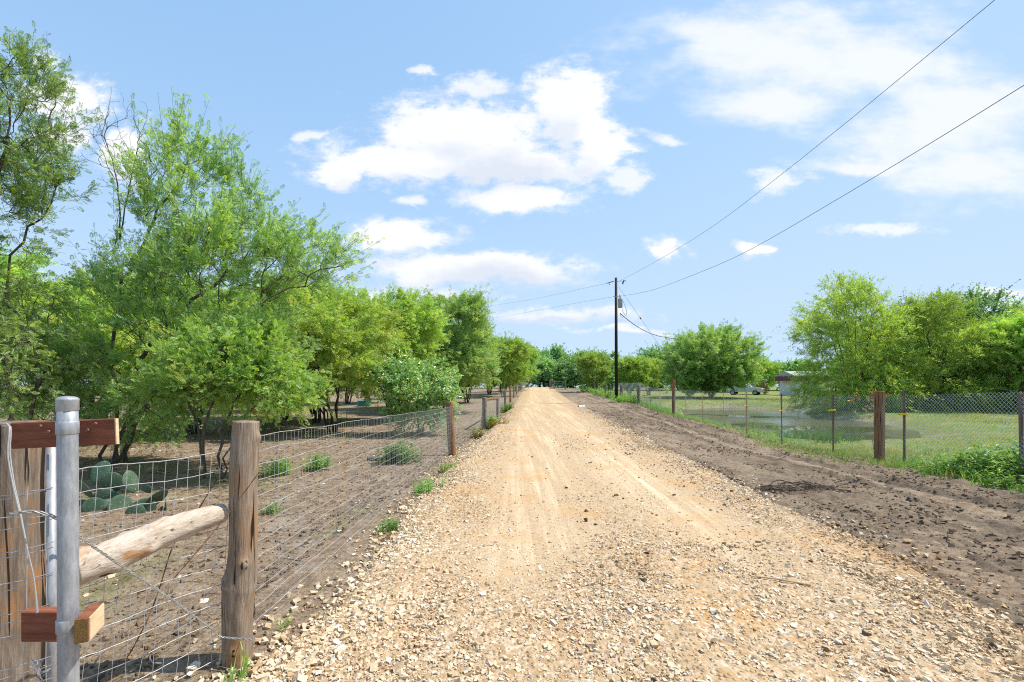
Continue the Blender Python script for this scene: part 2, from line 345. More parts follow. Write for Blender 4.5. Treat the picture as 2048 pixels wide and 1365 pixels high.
def ground_material():
    m, nt, out = nodemat('field_ground'); v = coords(nt, 'Object')
    n1 = noise(nt, v, .6, 6, .6); n2 = noise(nt, v, 7, 6, .7); n3 = noise(nt, v, 45, 4, .7); n4 = noise(nt, v, 1.7, 5, .65)
    soil = ramp(nt, n2, [(0.25, (0.111, 0.077, 0.052)), (0.5, (0.241, 0.178, 0.122)), (0.75, (0.39, 0.31, 0.224))])
    litter = ramp(nt, n3, [(.3, (.45, .45, .45)), (.5, (1, 1, 1)), (.72, (1.35, 1.3, 1.2))])
    soil = mixc(nt, 1.0, soil, litter, 'MULTIPLY')
    sand = mixc(nt, 1.0, ramp(nt, n3, [(.3, (.25, .20, .155)), (.7, (.42, .35, .27))]), (1, 1, 1), 'MULTIPLY')
    soil = mixc(nt, mrange(nt, n4, .5, .68, 0, .7), soil, sand)
    gr = ramp(nt, n2, [(.25, (.09, .135, .03)), (.5, (.17, .215, .055)), (.75, (.27, .28, .10))])
    dry = ramp(nt, n3, [(.3, (.20, .16, .08)), (.7, (.38, .32, .18))])
    gr = mixc(nt, mrange(nt, n1, .46, .68, 0, .75), gr, dry)
    c = mixc(nt, attr(nt, 'grass'), soil, gr)
    mud = ramp(nt, n2, [(.3, (.20, .17, .12)), (.7, (.36, .32, .25))]); c = mixc(nt, attr(nt, 'mud'), c, mud)
    b = math_(nt, 'ADD', n2, math_(nt, 'MULTIPLY', n3, .6)); principled(nt, out, c, .95, b, .9, .04, 0, .1); return m
def build_ground():
    ys = [-5.0]
    while ys[-1] < 700: ys.append(ys[-1]+(ys[-1]+8)*.0075)
    ys = np.array(ys); a = np.tan(np.linspace(-1.25, 1.25, 640)); a = a/a.max()*2.9
    Y, A = np.meshgrid(ys, a, indexing='ij'); X = A*(Y+8)
    Z = height(X, Y)+rough_h(X, Y)
    u = X-SL*Y; nn = fbm(np.stack([X*.7, Y*.7], -1), 3, 3)-.5
    d = pond_sdf(X, Y)
    g = np.clip(smooth(6.7, 7.5, u+nn*1.2), 0, 1)
    g = np.maximum(g, smooth(3.6, 4.4, u+nn*1.0)*smooth(72, 80, Y))
    g = np.maximum(g, .8*smooth(62, 85, Y)*smooth(-3, -1.7, u))
    g = np.maximum(g, .35*smooth(.58, .75, nn+.5)*(u < -2))
    # mown grass tongue on the dirt by the fence
    mud = smooth(1.5, .1, d+nn*1.6)*smooth(8, 9, u)
    nr, nc = X.shape; i = np.arange(nr-1)[:, None]*nc+np.arange(nc-1)[None]
    Fq = np.stack([i, i+1, i+nc+1, i+nc], -1).reshape(-1, 4)
    o = obj('ground', np.stack([X, Y, Z], -1).reshape(-1, 3), [Fq], ground_material(), None, {'grass': g.ravel(), 'mud': mud.ravel()}, True, org=np.zeros(3))
    tag(o, 'brown soil field with grass on the pond side', 'ground', kind='structure')
build_ground()

def edgeL(Y): return np.interp(Y, [-3, 1.5, 2.3, 3, 4.5, 6, 10, 14, 18, 100], [-1.5, -1.45, -1.33, -1.14, -1.12, -1.19, -1.18, -.92, -1.5+SL*18, -1.5+SL*100])+.16*(fbm(np.stack([Y*1.1, Y*0+3], -1), 4, 21)-.5)*np.minimum(1.6, .7+Y*.03)
def edgeR(Y): return 3.08+SL*Y+.34*(fbm(np.stack([Y*.9, Y*0+9], -1), 4, 22)-.5)-.25*smooth(4, 1.5, Y)
def track(x, Y):
    """1 in the smooth wheel tracks"""
    c = (edgeL(Y)+edgeR(Y))/2; d = x-c
    wob = .25*(vnoise(np.stack([Y*.35, Y*0], -1), 31)-.5)
    t = np.exp(-((d+.85+wob)/.62)**2)+.9*np.exp(-((d-.85+wob)/.55)**2)+.35*np.exp(-(d/.5)**2)*smooth(3.5, 7, Y)
    return np.clip(t, 0, 1)*smooth(2.6, 4.4, Y+.8*(vnoise(np.stack([x*2, Y*.9], -1), 33)-.5))
def road_z(x, Y):
    l, r = edgeL(Y), edgeR(Y); e = np.minimum(x-l, r-x)
    return height(x, Y)+.03+.055*smooth(-.05, .35, e)-.05*smooth(.06, -.06, e)-.022*track(x, Y)
def road_material():
    m, nt, out = nodemat('caliche_road'); v = coords(nt, 'Object')
    n1 = noise(nt, v, 1.1, 5, .6); n2 = noise(nt, v, 22, 5, .75); n3 = noise(nt, v, 90, 3, .7)
    vor = N(nt, 'ShaderNodeTexVoronoi'); vor.inputs['Scale'].default_value = 30; L(nt, v, vor.inputs['Vector'])
    vcol = ramp(nt, vor.outputs['Color'], [(0.1, (0.304, 0.195, 0.103)), (0.4, (0.396, 0.275, 0.16)), (0.7, (0.478, 0.365, 0.242)), (1, (0.589, 0.503, 0.392))])
    fine = ramp(nt, n2, [(0.25, (0.313, 0.208, 0.109)), (0.5, (0.432, 0.313, 0.19)), (0.75, (0.515, 0.408, 0.283))])
    tr = attr(nt, 'track'); c = mixc(nt, mrange(nt, tr, .05, .8, .85, .0), fine, vcol)
    st = noise(nt, coords(nt, 'Object', (5.0, .16, 1)), 1.3, 6, .72)
    c = mixc(nt, math_(nt, 'MULTIPLY', mrange(nt, tr, .25, 1.0), mrange(nt, st, .40, .72, 0, .75)), c, (.66, .54, .38))
    c = mixc(nt, mrange(nt, n1, .5, .68, 0, .55), c, (.46, .27, .11))
    edge = attr(nt, 'edge'); c = mixc(nt, math_(nt, 'MULTIPLY', edge, mrange(nt, n2, .35, .6)), c, (.17, .125, .085))
    dirt = mrange(nt, noise(nt, v, 5.5, 5, .75), .66, .72, 0, .75); c = mixc(nt, dirt, c, (.30, .22, .14))
    b = math_(nt, 'ADD', math_(nt, 'MULTIPLY', mrange(nt, vor.outputs['Distance'], 0, .5, 1, 0), mrange(nt, tr, .1, .8, .9, .08)), math_(nt, 'MULTIPLY', n3, .35))
    principled(nt, out, c, .95, b, .8, .022, 0, .1); return m
def build_road():
    ys = [-1.5]
    while ys[-1] < 78: ys.append(ys[-1]+max(.022, .0075*ys[-1]))
    ys = np.array(ys); t = np.linspace(-.02, 1.02, 230)
    l, r = edgeL(ys), edgeR(ys); X = l[:, None]+(r-l)[:, None]*t[None]; Y = np.repeat(ys[:, None], len(t), 1)
    tr = track(X, Y); e = np.minimum(X-l[:, None], r[:, None]-X)
    Z = road_z(X, Y)+(1-.8*tr)*(.018*(fbm(np.stack([X*14, Y*14], -1), 3, 41)-.5)+.03*(fbm(np.stack([X*2.2, Y*1.2], -1), 3, 42)-.5))
    edge = smooth(.45, .02, (r[:, None]-X)+.35*(fbm(np.stack([X*2, Y*2], -1), 3, 44)-.5))
    nr, nc = X.shape; i = np.arange(nr-1)[:, None]*nc+np.arange(nc-1)[None]
    o = obj('road', np.stack([X, Y, Z], -1).reshape(-1, 3), [np.stack([i, i+1, i+nc+1, i+nc], -1).reshape(-1, 4)], road_material(), None, {'track': tr.ravel(), 'edge': edge.ravel()}, True, org=np.zeros(3))
    tag(o, 'pale crushed limestone ranch road running straight ahead', 'road', kind='structure')
build_road()

def dirt_material():
    m, nt, out = nodemat('graded_dirt'); v = coords(nt, 'Object')
    n1 = noise(nt, v, 1.3, 5, .65); n2 = noise(nt, v, 16, 6, .75); n3 = noise(nt, v, 60, 3, .7)
    c = ramp(nt, n2, [(.22, (.065, .047, .033)), (.48, (.185, .139, .097)), (.75, (.31, .245, .178))])
    c = mixc(nt, 1.0, c, ramp(nt, n1, [(.3, (.62, .60, .58)), (.55, (1, 1, 1)), (.75, (1.25, 1.2, 1.12))]), 'MULTIPLY')
    c = mixc(nt, math_(nt, 'MULTIPLY', attr(nt, 'pale'), mrange(nt, n2, .3, .6, .4, 1)), c, (.31, .24, .17))
    b = math_(nt, 'ADD', n2, math_(nt, 'MULTIPLY', n3, .5)); principled(nt, out, c, .95, b, .9, .03, 0, .1); return m
def dirt_z(x, Y):
    u = x-SL*Y; w = fbm(np.stack([x*1.6, Y*.45], -1), 3, 51)-.5; cl = fbm(np.stack([x*9, Y*9], -1), 4, 52, .6)-.5
    clod = np.maximum(0, fbm(np.stack([x*4, Y*3.0], -1), 3, 53)-.56)
    ridge = .07*np.exp(-((u-6.2-.3*w)/.18)**2)*smooth(8, 20, Y)+.045*np.exp(-((u-5.5-.5*w)/.07)**2)+.04*np.exp(-((u-4.85-.4*w)/.07)**2)-.035*np.exp(-((u-5.2-.45*w)/.14)**2)
    return height(x, Y)+.012+  .10*w*.6+.05*cl+.18*clod+ridge*(.4+1.2*(cl+.5))
def dR(Y): return 6.45+SL*Y+.5*(fbm(np.stack([Y*.5, Y*0+5], -1), 3, 55)-.5)
def build_dirt():
    ys = [-1.5]
    while ys[-1] < 70: ys.append(ys[-1]+max(.03, .0065*ys[-1]))
    ys = np.array(ys); t = np.linspace(0, 1, 170); l = edgeR(ys)-.35; r = dR(ys)+.25
    X = l[:, None]+(r-l)[:, None]*t[None]; Y = np.repeat(ys[:, None], len(t), 1); Z = dirt_z(X, Y)
    e = np.minimum(X-l[:, None], r[:, None]-X); Z = Z-.10*smooth(.25, 0, e)-.05*smooth(.5, .15, X-l[:, None])
    u = X-SL*Y; pale = smooth(.35, .75, fbm(np.stack([X*1.2, Y*.35], -1), 3, 56))*.8
    pale = np.maximum(pale, smooth(6.0, 6.5, u)*smooth(14, 10, Y))
    nr, nc = X.shape; i = np.arange(nr-1)[:, None]*nc+np.arange(nc-1)[None]
    o = obj('dirt_verge', np.stack([X, Y, Z], -1).reshape(-1, 3), [np.stack([i, i+1, i+nc+1, i+nc], -1).reshape(-1, 4)], dirt_material(), None, {'pale': pale.ravel()}, True, org=np.zeros(3))
    tag(o, 'strip of freshly graded dark brown dirt beside the gravel road', 'dirt', kind='structure')
build_dirt()

def water():
    m, nt, out = nodemat('pond_water'); v = coords(nt, 'Object', (1, .5, 1))
    rip = mrange(nt, noise(nt, coords(nt, 'Object', (.10, .22, 1)), 1.0, 3, .5, .4), .42, .56)      # patches of wind ripple among still water
    p = principled(nt, out, (.10, .10, .052), .05, math_(nt, 'MULTIPLY', noise(nt, coords(nt, 'Object', (1, 2.4, 1)), 6, 4, .6), rip), .45, .06, 0, .6)
    L(nt, mrange(nt, rip, 0, 1, .02, .16, False), p.inputs['Roughness'])
    pts = []; n = len(POND); c = POND.mean(0)
    for i in range(n):
        a, b = POND[i], POND[(i+1) % n]
        for t in np.linspace(0, 1, 4, endpoint=False): q = a+(b-a)*t; q = q+nrm(q-c)*1.6; pts.append([q[0], q[1], WZ])
    V = np.vstack([np.array(pts), [c[0], c[1], WZ]]); k = np.arange(len(pts))
    o = obj('pond_water', V, [np.stack([k, (k+1) % len(pts), np.full(len(pts), len(pts))], -1)[:, ::-1]], m)
    tag(o, 'still greenish brown water of the pond behind the chain link fence', 'water', kind='structure')
water()

# ------------------------------------------------------------------ gravel, clods, twigs
def rock_templates(k=9):
    out = []
    c = np.array([[x, y, z] for x in (-1, 1) for y in (-1, 1) for z in (-1, 1)], float)*.72
    q = [[0, 1, 3, 2], [4, 6, 7, 5], [0, 4, 5, 1], [2, 3, 7, 6], [0, 2, 6, 4], [1, 5, 7, 3]]
    for _ in range(k):
        v = c+.34*rng.normal(size=(8, 3)).clip(-1.3, 1.3); v = np.vstack([v, [v[f].mean(0)*(.98+.10*rng.random()) for f in q]])*np.array([1.12, .88, .72])
        t = [[f[i], f[(i+1) % 4], 8+j] for j, f in enumerate(q) for i in range(4)]
        out.append((v, np.array(t)))
    return out
ROCKS = rock_templates()
def scatter_rocks(name, pts, size, tint, mat, label, cat, sink=.25):
    V = []; Fs = []; T = []; n = 0; k = rng.integers(0, len(ROCKS), len(pts))
    for j, (tv, tf) in enumerate(ROCKS):
        s = k == j; m = s.sum()
        if m == 0: continue
        X = rdir(m); X[:, 2] *= .35; Z = np.array([[0, 0, 1.]])+.45*rng.normal(size=(m, 3))
        sc = size[s][:, None]*(.5*np.array([1, 1, 1])*(1+.22*rng.normal(size=(m, 3)).clip(-1.5, 1.5)))
        p = pts[s].copy(); p[:, 2] += size[s]*.5*(.62-sink*2.2)
        v, f = inst(tv, [tf], p, X, Z, sc); V.append(v); Fs.append(f[0]+n); T.append(np.repeat(tint[s], 14)); n += len(v)
    o = obj(name, np.concatenate(V), [np.concatenate(Fs)], mat, None, np.concatenate(T), False, org=np.zeros(3))
    return tag(o, label, cat, kind='stuff')
def rockmat(name, cols):
    m, nt, out = nodemat(name); v = coords(nt, 'Object'); n = noise(nt, v, 55, 5, .7)
    c = mixc(nt, 1.0, ramp(nt, attr(nt, 'tint'), cols), ramp(nt, n, [(.3, (.78, .74, .68)), (.7, (1.12, 1.12, 1.12))]), 'MULTIPLY')
    principled(nt, out, c, .9, n, .5, .006, 0, .15); return m
M['stone'] = rockmat('limestone', [(0, (.32, .185, .085)), (.25, (.45, .31, .17)), (.5, (.56, .425, .275)), (.8, (.64, .53, .39)), (1, (.72, .65, .54))])
M['clod'] = rockmat('soil_clod', [(0, (.085, .06, .04)), (.5, (.17, .122, .083)), (1, (.29, .22, .155))])
def road_points(n, y0, y1, pw=1.0, trk=.9, spread=.06):
    Y = y0+(y1-y0)*rng.random(n)**pw; t = rng.random(n); l, r = edgeL(Y)-spread, edgeR(Y)+spread*.5; X = l+(r-l)*t
    e_ = np.minimum(X-l, r-X); keep = (rng.random(n) > trk*track(X, Y)) & (rng.random(n) > .62*smooth(3.0, 4.4, Y)*smooth(.25, .8, e_)); X, Y = X[keep], Y[keep]
    inside = (X > edgeL(Y)) & (X < edgeR(Y)); Z = np.where(inside, road_z(X, Y), height(X, Y)+.01)
    return np.stack([X, Y, Z], -1)
def gravel():
    P = []; S = []
    p = road_points(15000, 1.35, 4.2); P.append(p); S.append(.007+.021*rng.random(len(p))**2)
    p = road_points(2000, 1.35, 3.1, .8, .8); P.append(p); S.append(.016+.024*rng.random(len(p))**2.4)
    p = road_points(900, 2.8, 4.6, 1.4, .95); P.append(p); S.append(.018+.022*rng.random(len(p))**2)
    p = road_points(60000, 1.35, 6, trk=.7); P.append(p); S.append(.004+.007*rng.random(len(p)))
    p = road_points(26000, 4.0, 12, 1.5, .97); P.append(p); S.append(.008+.022*rng.random(len(p))**2.5)
    p = road_points(16000, 10, 30, 1.5, .97); P.append(p); S.append(.014+.03*rng.random(len(p))**2.5)
    # windrow of coarse stone on the shoulders
    n = 15000; Y = 1.4+24*rng.random(n)**1.7; sd = rng.random(n) < .62
    X = np.where(sd, edgeL(Y)+.10+.22*rng.normal(size=n), edgeR(Y)-.10+.26*rng.normal(size=n))
    Z = np.where((X > edgeL(Y)) & (X < edgeR(Y)), road_z(X, Y), height(X, Y)+.012); P.append(np.stack([X, Y, Z], -1)); S.append(.010+.034*rng.random(n)**2.4)
    p = np.concatenate(P); s = np.concatenate(S)
    t = np.clip(.66+.20*rng.normal(size=len(p))-.25*smooth(.55, .72, fbm(p[:, :2]*.9, 3, 61))-.20*smooth(.9, .1, edgeR(p[:, 1])-p[:, 0])*smooth(7, 3, p[:, 1]), 0, 1)
    scatter_rocks('gravel', p, s, t, M['stone'], 'cream and tan crushed limestone lying on the road', 'gravel', .22)
gravel()
def litter():
    n = 26000; Y = 2+26*rng.random(n)**1.3; X = -1.95+SL*Y-13*rng.random(n)**1.2; k = fbm(np.stack([X*.9, Y*.9], -1), 3, 111) > .38+.2*rng.random(n); X, Y = X[k], Y[k]; n = len(X)
    p = np.stack([X, Y, height(X, Y)+rough_h(X, Y)+.006], -1); a = rng.random(n)*6.28; V, f = inst(NARROW[0], NARROW[1], p, np.stack([np.cos(a), np.sin(a), .15*rng.normal(size=n)], -1), A3([[0, 0, 1.]])+.35*rng.normal(size=(n, 3)), .02+.05*rng.random(n)**2)
    tag(obj('leaf_litter', V, f, M['straw'], None, np.repeat(np.clip(.35+.3*rng.normal(size=n), 0, 1), 5), False, org=np.zeros(3)), 'dry brown leaf litter strewn over the soil of the fenced field', 'leaf litter', kind='stuff')
def clods():
    P = []; S = []
    n = 30000; Y = 2+26*rng.random(n)**1.4; X = edgeR(Y)-.1+(dR(Y)-edgeR(Y)+.2)*rng.random(n)
    k = fbm(np.stack([X*2.2, Y*1.1], -1), 3, 71) > .40+.16*rng.random(n); X, Y = X[k], Y[k]
    P.append(np.stack([X, Y, dirt_z(X, Y)], -1)); S.append(.008+.04*rng.random(len(X))**3.5)
    # lumps dropped on the gravel
    n = 420; Y = 2.2+12*rng.random(n)**1.2; X = edgeL(Y)+.9+(edgeR(Y)-edgeL(Y)-.9)*rng.random(n)**.55
    P.append(np.stack([X, Y, road_z(X, Y)+.004], -1)); S.append(.010+.038*rng.random(n)**4)
    # field side
    n = 26000; Y = 2+16*rng.random(n)**1.3; X = -1.85+SL*Y-.1-10*rng.random(n)**1.4
    P.append(np.stack([X, Y, height(X, Y)+rough_h(X, Y)], -1)); S.append(.008+.035*rng.random(n)**3)
    p = np.concatenate(P); s = np.concatenate(S)
    scatter_rocks('dirt_clods', p, s, np.clip(.45+.25*rng.normal(size=len(p)), 0, 1), M['clod'], 'dark crumbly lumps of soil scattered over dirt and gravel', 'soil clods', .3)
    n = 700; Y = 2+12*rng.random(n); X = -1.85+SL*Y-.1-9*rng.random(n)**1.2
    p = np.stack([X, Y, height(X, Y)+rough_h(X, Y)], -1); n = len(p)
    scatter_rocks('pebbles', p, .01+.035*rng.random(n)**3, np.clip(.75+.2*rng.normal(size=n), 0, 1), M['stone'], 'pale pebbles lying on the bare soil of the fenced field', 'pebbles', .2)
    # twigs and litter
    n = 2600; Y = 2+22*rng.random(n)**1.3; X = -1.9+SL*Y-12*rng.random(n); a = rng.random(n)*6.28; ln = .05+.25*rng.random(n)**3
    A = np.stack([X, Y, height(X, Y)+rough_h(X, Y)+.006], -1); X2 = X+np.cos(a)*ln; Y2 = Y+np.sin(a)*ln
    B = np.stack([X2, Y2, height(X2, Y2)+rough_h(X2, Y2)+.006+.02*rng.random(n)], -1)
    v, f = segs(A, B, .003+.004*rng.random(n), .002, 4)
    tag(obj('twigs', v, [f], M['bark_grey'], None, None, False, org=np.zeros(3)), 'dry twigs littering the soil under the mesquite trees', 'twigs', kind='stuff')

# ------------------------------------------------------------------ trees
def tmpl_frond(pairs=5, w=.17, ln=.42):
    V = []; Fq = []
    for i in range(pairs):
        x = .12+.88*i/(pairs-.5); l = ln*(1-.35*i/pairs)
        for s in (-1, 1):
            b = len(V); V += [[x, 0, 0], [x+l*.35, s*l*.35-s*w*.0, .02], [x+l*.55, s*l*.95, -.05], [x+l*.35+w, s*l*.42, .02]]
            Fq.append([b, b+1, b+2, b+3] if s > 0 else [b, b+3, b+2, b+1])
    b = len(V); V += [[.9, 0, 0], [1.05, w*.5, .02], [1.3, 0, -.05], [1.05, -w*.5, .02]]; Fq.append([b, b+3, b+2, b+1])
    return np.array(V), [np.array(Fq)]
def tmpl_leaf(w=.4, fold=.12):
    V = np.array([[0, 0, 0], [.45, w/2, fold], [1, 0, -.08], [.45, -w/2, fold], [.5, 0, 0]]); return V, [np.array([[0, 4, 1], [4, 2, 1], [0, 3, 4], [4, 3, 2]])]
FROND = tmpl_frond(5); FROND_LO = tmpl_frond(3, .26, .5); BROAD = tmpl_leaf(.55); NARROW = tmpl_leaf(.2, .05)
def in_ellipsoids(ells, n, shell=.55):
    w = np.array([e[1][0]*e[1][1]*e[1][2] for e in ells])**(2/3); k = rng.choice(len(ells), n, p=w/w.sum())
    d = rdir(n); r = rng.random(n)**(1/3.)*(1-shell)+shell*(.75+.25*rng.random(n)); r = np.minimum(r, 1.0)*(1+.13*rng.normal(size=n).clip(-2, 2))
    c = np.array([e[0] for e in ells])[k]; R = np.array([e[1] for e in ells])[k]; return c+d*R*r[:, None]
def resample(pts, seg):
    pts = np.asarray(pts, float)
    # smooth catmull-rom through points
    out = []; n = len(pts)
    for i in range(n-1):
        p0 = pts[max(i-1, 0)]; p1 = pts[i]; p2 = pts[i+1]; p3 = pts[min(i+2, n-1)]; k = max(1, int(np.linalg.norm(p2-p1)/seg))
        for t in np.arange(k)/k:
            out.append(.5*((2*p1)+(-p0+p2)*t+(2*p0-5*p1+4*p2-p3)*t*t+(-p0+3*p1-3*p2+p3)*t**3))
    out.append(pts[-1]); return np.array(out)
def grow(stems, att, bf=.35, seg=.3, tip=.005, expo=2.3, wob=.05, minz=.5):
    P = []; par = []; path = []; D = []
    for st in stems:
        q = resample(st, seg); q[1:-1] += wob*.6*rng.normal(size=(len(q)-2, 3)) if len(q) > 2 else 0
        for i, p in enumerate(q):
            P.append(p); par.append(-1 if i == 0 else len(P)-2); path.append(0 if i == 0 else path[-1]+np.linalg.norm(p-q[i-1]))
            D.append(nrm(q[min(i+1, len(q)-1)]-q[max(i-1, 0)]))
    cap = 20000; PA = np.zeros((cap, 3)); PT = np.zeros(cap); n = len(P); PA[:n] = P; PT[:n] = path; lowz = PA[:n, 2].min()+minz
    PT[:n] += np.where(PA[:n, 2] < lowz, 50, 0)
    c = np.min(np.linalg.norm(att[:, None]-np.array(P)[None], axis=2), 1); tips = []
    for p in att[np.argsort(c)]:
        dd = np.linalg.norm(PA[:n]-p, axis=1); j = int(np.argmin(dd+bf*PT[:n])); d = dd[j]
        if d < .05: continue
        k = max(1, int(math.ceil(d/seg))); ctrl = PA[j]+D[j]*d*.45+np.array([0, 0, .06*d]); prev = j
        for t in (np.arange(k)+1)/k:
            q = (1-t)**2*PA[j]+2*t*(1-t)*ctrl+t*t*p
            if t < 1: q = q+wob*rng.normal(size=3)
            P.append(q); par.append(prev); D.append(nrm(q-PA[prev])); PA[n] = q; PT[n] = PT[prev] % 50+np.linalg.norm(q-PA[prev]); prev = n; n += 1
        tips.append(prev)
    P = np.array(P); par = np.array(par); D = np.array(D); a = np.zeros(n)
    for i in range(n-1, -1, -1):
        a[i] = max(a[i], tip**expo)
        if par[i] >= 0: a[par[i]] += a[i]
    return P, par, D, a**(1/expo), np.array(tips, int)
def skeleton_mesh(P, par, D, r, rmax=1.0, n_thick=8, thr=.02, flare=None):
    r = np.minimum(r, rmax); e = np.where(par >= 0)[0]; main = {}
    for i in e:
        j = par[i]
        if j not in main or r[i] > r[main[j]]: main[j] = i
    ismain = np.array([main[par[i]] == i for i in e])
    A = P[par[e]]; B = P[e]; r1 = r[e]; r0 = np.where(ismain, r[par[e]], np.minimum(r[par[e]], r1*1.15)); dB = D[e]; dA = np.where(ismain[:, None], D[par[e]], nrm(B-A))
    V = []; Fq = []; off = 0
    for sel, n in ((np.maximum(r0, r1) >= thr, n_thick), (np.maximum(r0, r1) < thr, 3)):
        if sel.sum() == 0: continue
        a = np.arange(n)*2*math.pi/n; rings = []
        for (p, d, rr) in ((A[sel], dA[sel], r0[sel]), (B[sel], dB[sel], r1[sel])):
            ref = np.array([[.31, .95, .02]]); U = nrm(ref-d*np.sum(ref*d, 1, keepdims=True)); W = np.cross(d, U)
            rings.append(p[:, None]+rr[:, None, None]*(np.cos(a)[None, :, None]*U[:, None]+np.sin(a)[None, :, None]*W[:, None]))
        v = np.concatenate(rings, 1).reshape(-1, 3); b = np.arange(sel.sum())[:, None]*2*n; k = np.arange(n)[None]; k2 = (k+1) % n
        V.append(v); Fq.append(np.stack([b+k, b+k2, b+n+k2, b+n+k], -1).reshape(-1, 4)+off); off += len(v)
    return np.concatenate(V), np.concatenate(Fq)
def foliage(P, D, r, centre, rthr=.012, twigs=2.0, tl=(.25, .5), fronds=8, fl=(.09, .14), tmpl=FROND, up=.25, droop=.10, outw=.5, spread=.6, tint0=.45, tvar=.16, zmin=None, only=None, plume=.14, clump=.22):
    sel = np.where(r < rthr)[0] if only is None else only
    if zmin is not None: sel = sel[P[sel, 2] > zmin]
    k = rng.poisson(twigs, len(sel)); idx = np.repeat(sel, k); n = len(idx); p = P[idx]+.06*rng.normal(size=(n, 3))
    o = nrm(p-centre); d = nrm(D[idx]*.7+o*outw+np.array([0, 0, up])+spread*rdir(n)); ln = tl[0]+(tl[1]-tl[0])*rng.random(n)
    pl_ = (rng.random(n) < plume)&(np.sum(o*D[idx], 1) > .2); d = np.where(pl_[:, None], nrm(o*1.1+D[idx]*.6+np.array([0, 0, .35])+.22*rng.normal(size=(n, 3))), d); ln = np.where(pl_, ln*2.0, ln)
    cl = (fbm(p*1.1, 2, 81)-.5)*2*clump; tw = tint0+cl+tvar*.7*rng.normal(size=n)
    t = (np.arange(fronds)+rng.random((n, fronds)))/fronds
    pos = p[:, None]+d[:, None]*(t*ln[:, None])[..., None]; pos[..., 2] -= droop*ln[:, None]*t**2
    side = rdir(n*fronds).reshape(n, fronds, 3); fd = nrm(d[:, None]*.75+side*.7+np.array([0, 0, -.1])); nz = np.array([0, 0, .8])+.6*rng.normal(size=(n, fronds, 3))
    sc = fl[0]+(fl[1]-fl[0])*rng.random((n, fronds)); tt = (tw[:, None]+tvar*.6*rng.normal(size=(n, fronds))).ravel()
    tt = np.clip(tt, 0, 1)
    V, Fs = inst(tmpl[0], tmpl[1], pos.reshape(-1, 3), fd.reshape(-1, 3), nz.reshape(-1, 3), sc.ravel())
    tipp = p+d*ln[:, None]; tipp[:, 2] -= droop*ln; tV, tF = segs(p, tipp, .0035, .0015, 3)
    return (V, Fs, np.repeat(tt, len(tmpl[0]))), (tV, tF)
def make_tree(name, label, cat, base, stems, ells, n_att, leaf, bark, group=None, bf=.35, seg=.3, expo=2.3, rmax=.14, shell=.5, rthr=.012, wob=.05, dead=None, fol={}, tip=.005, minz=.5, att_extra=None):
    """world-space tree; a top-level thing with two parts: trunk (all the wood) and crown (the leaves)"""
    att = in_ellipsoids(ells, n_att, shell)
    if att_extra is not None: att = np.vstack([att, att_extra])
    att = att[att[:, 2] > base[2]+.25]
    P, par, D, r, tips = grow(stems, att, bf, seg, tip, expo, wob, minz)
    root = thing(name, label, cat, base, group)
    c = np.array([e[0] for e in ells]).mean(0); c = c-np.array([0, 0, .4])
    (V, Fs, T), (tV, tF) = foliage(P, D, r, c, rthr=rthr, **fol)
    sV, sF = skeleton_mesh(P, par, D, r, rmax)
    obj('crown', V, Fs, M[leaf], root, T)
    Va = np.vstack([sV, tV]); Fa = [np.vstack([sF, tF+len(sV)])]
    if dead is not None:
        dP, dpar, dD, dr, _ = dead; v, f = skeleton_mesh(dP, dpar, dD, dr, .03); 
        Fa = [np.vstack([Fa[0], f+len(Va)])]; Va = np.vstack([Va, v])
    obj('trunk', Va, Fa, M[bark], root, None, True)
    return root
def copy_tree(src, loc, rz, sc, label, group=None):
    r = src.copy(); C.objects.link(r); r.location = [float(v) for v in loc]; r.rotation_euler = (0, 0, rz); r.scale = sc if hasattr(sc, '__len__') else (sc, sc, sc); r['label'] = label
    if group: r['group'] = group
    for ch in list(src.children):
        c = ch.copy(); C.objects.link(c); c.parent = r
    return r
A3 = np.array
clods(); litter()

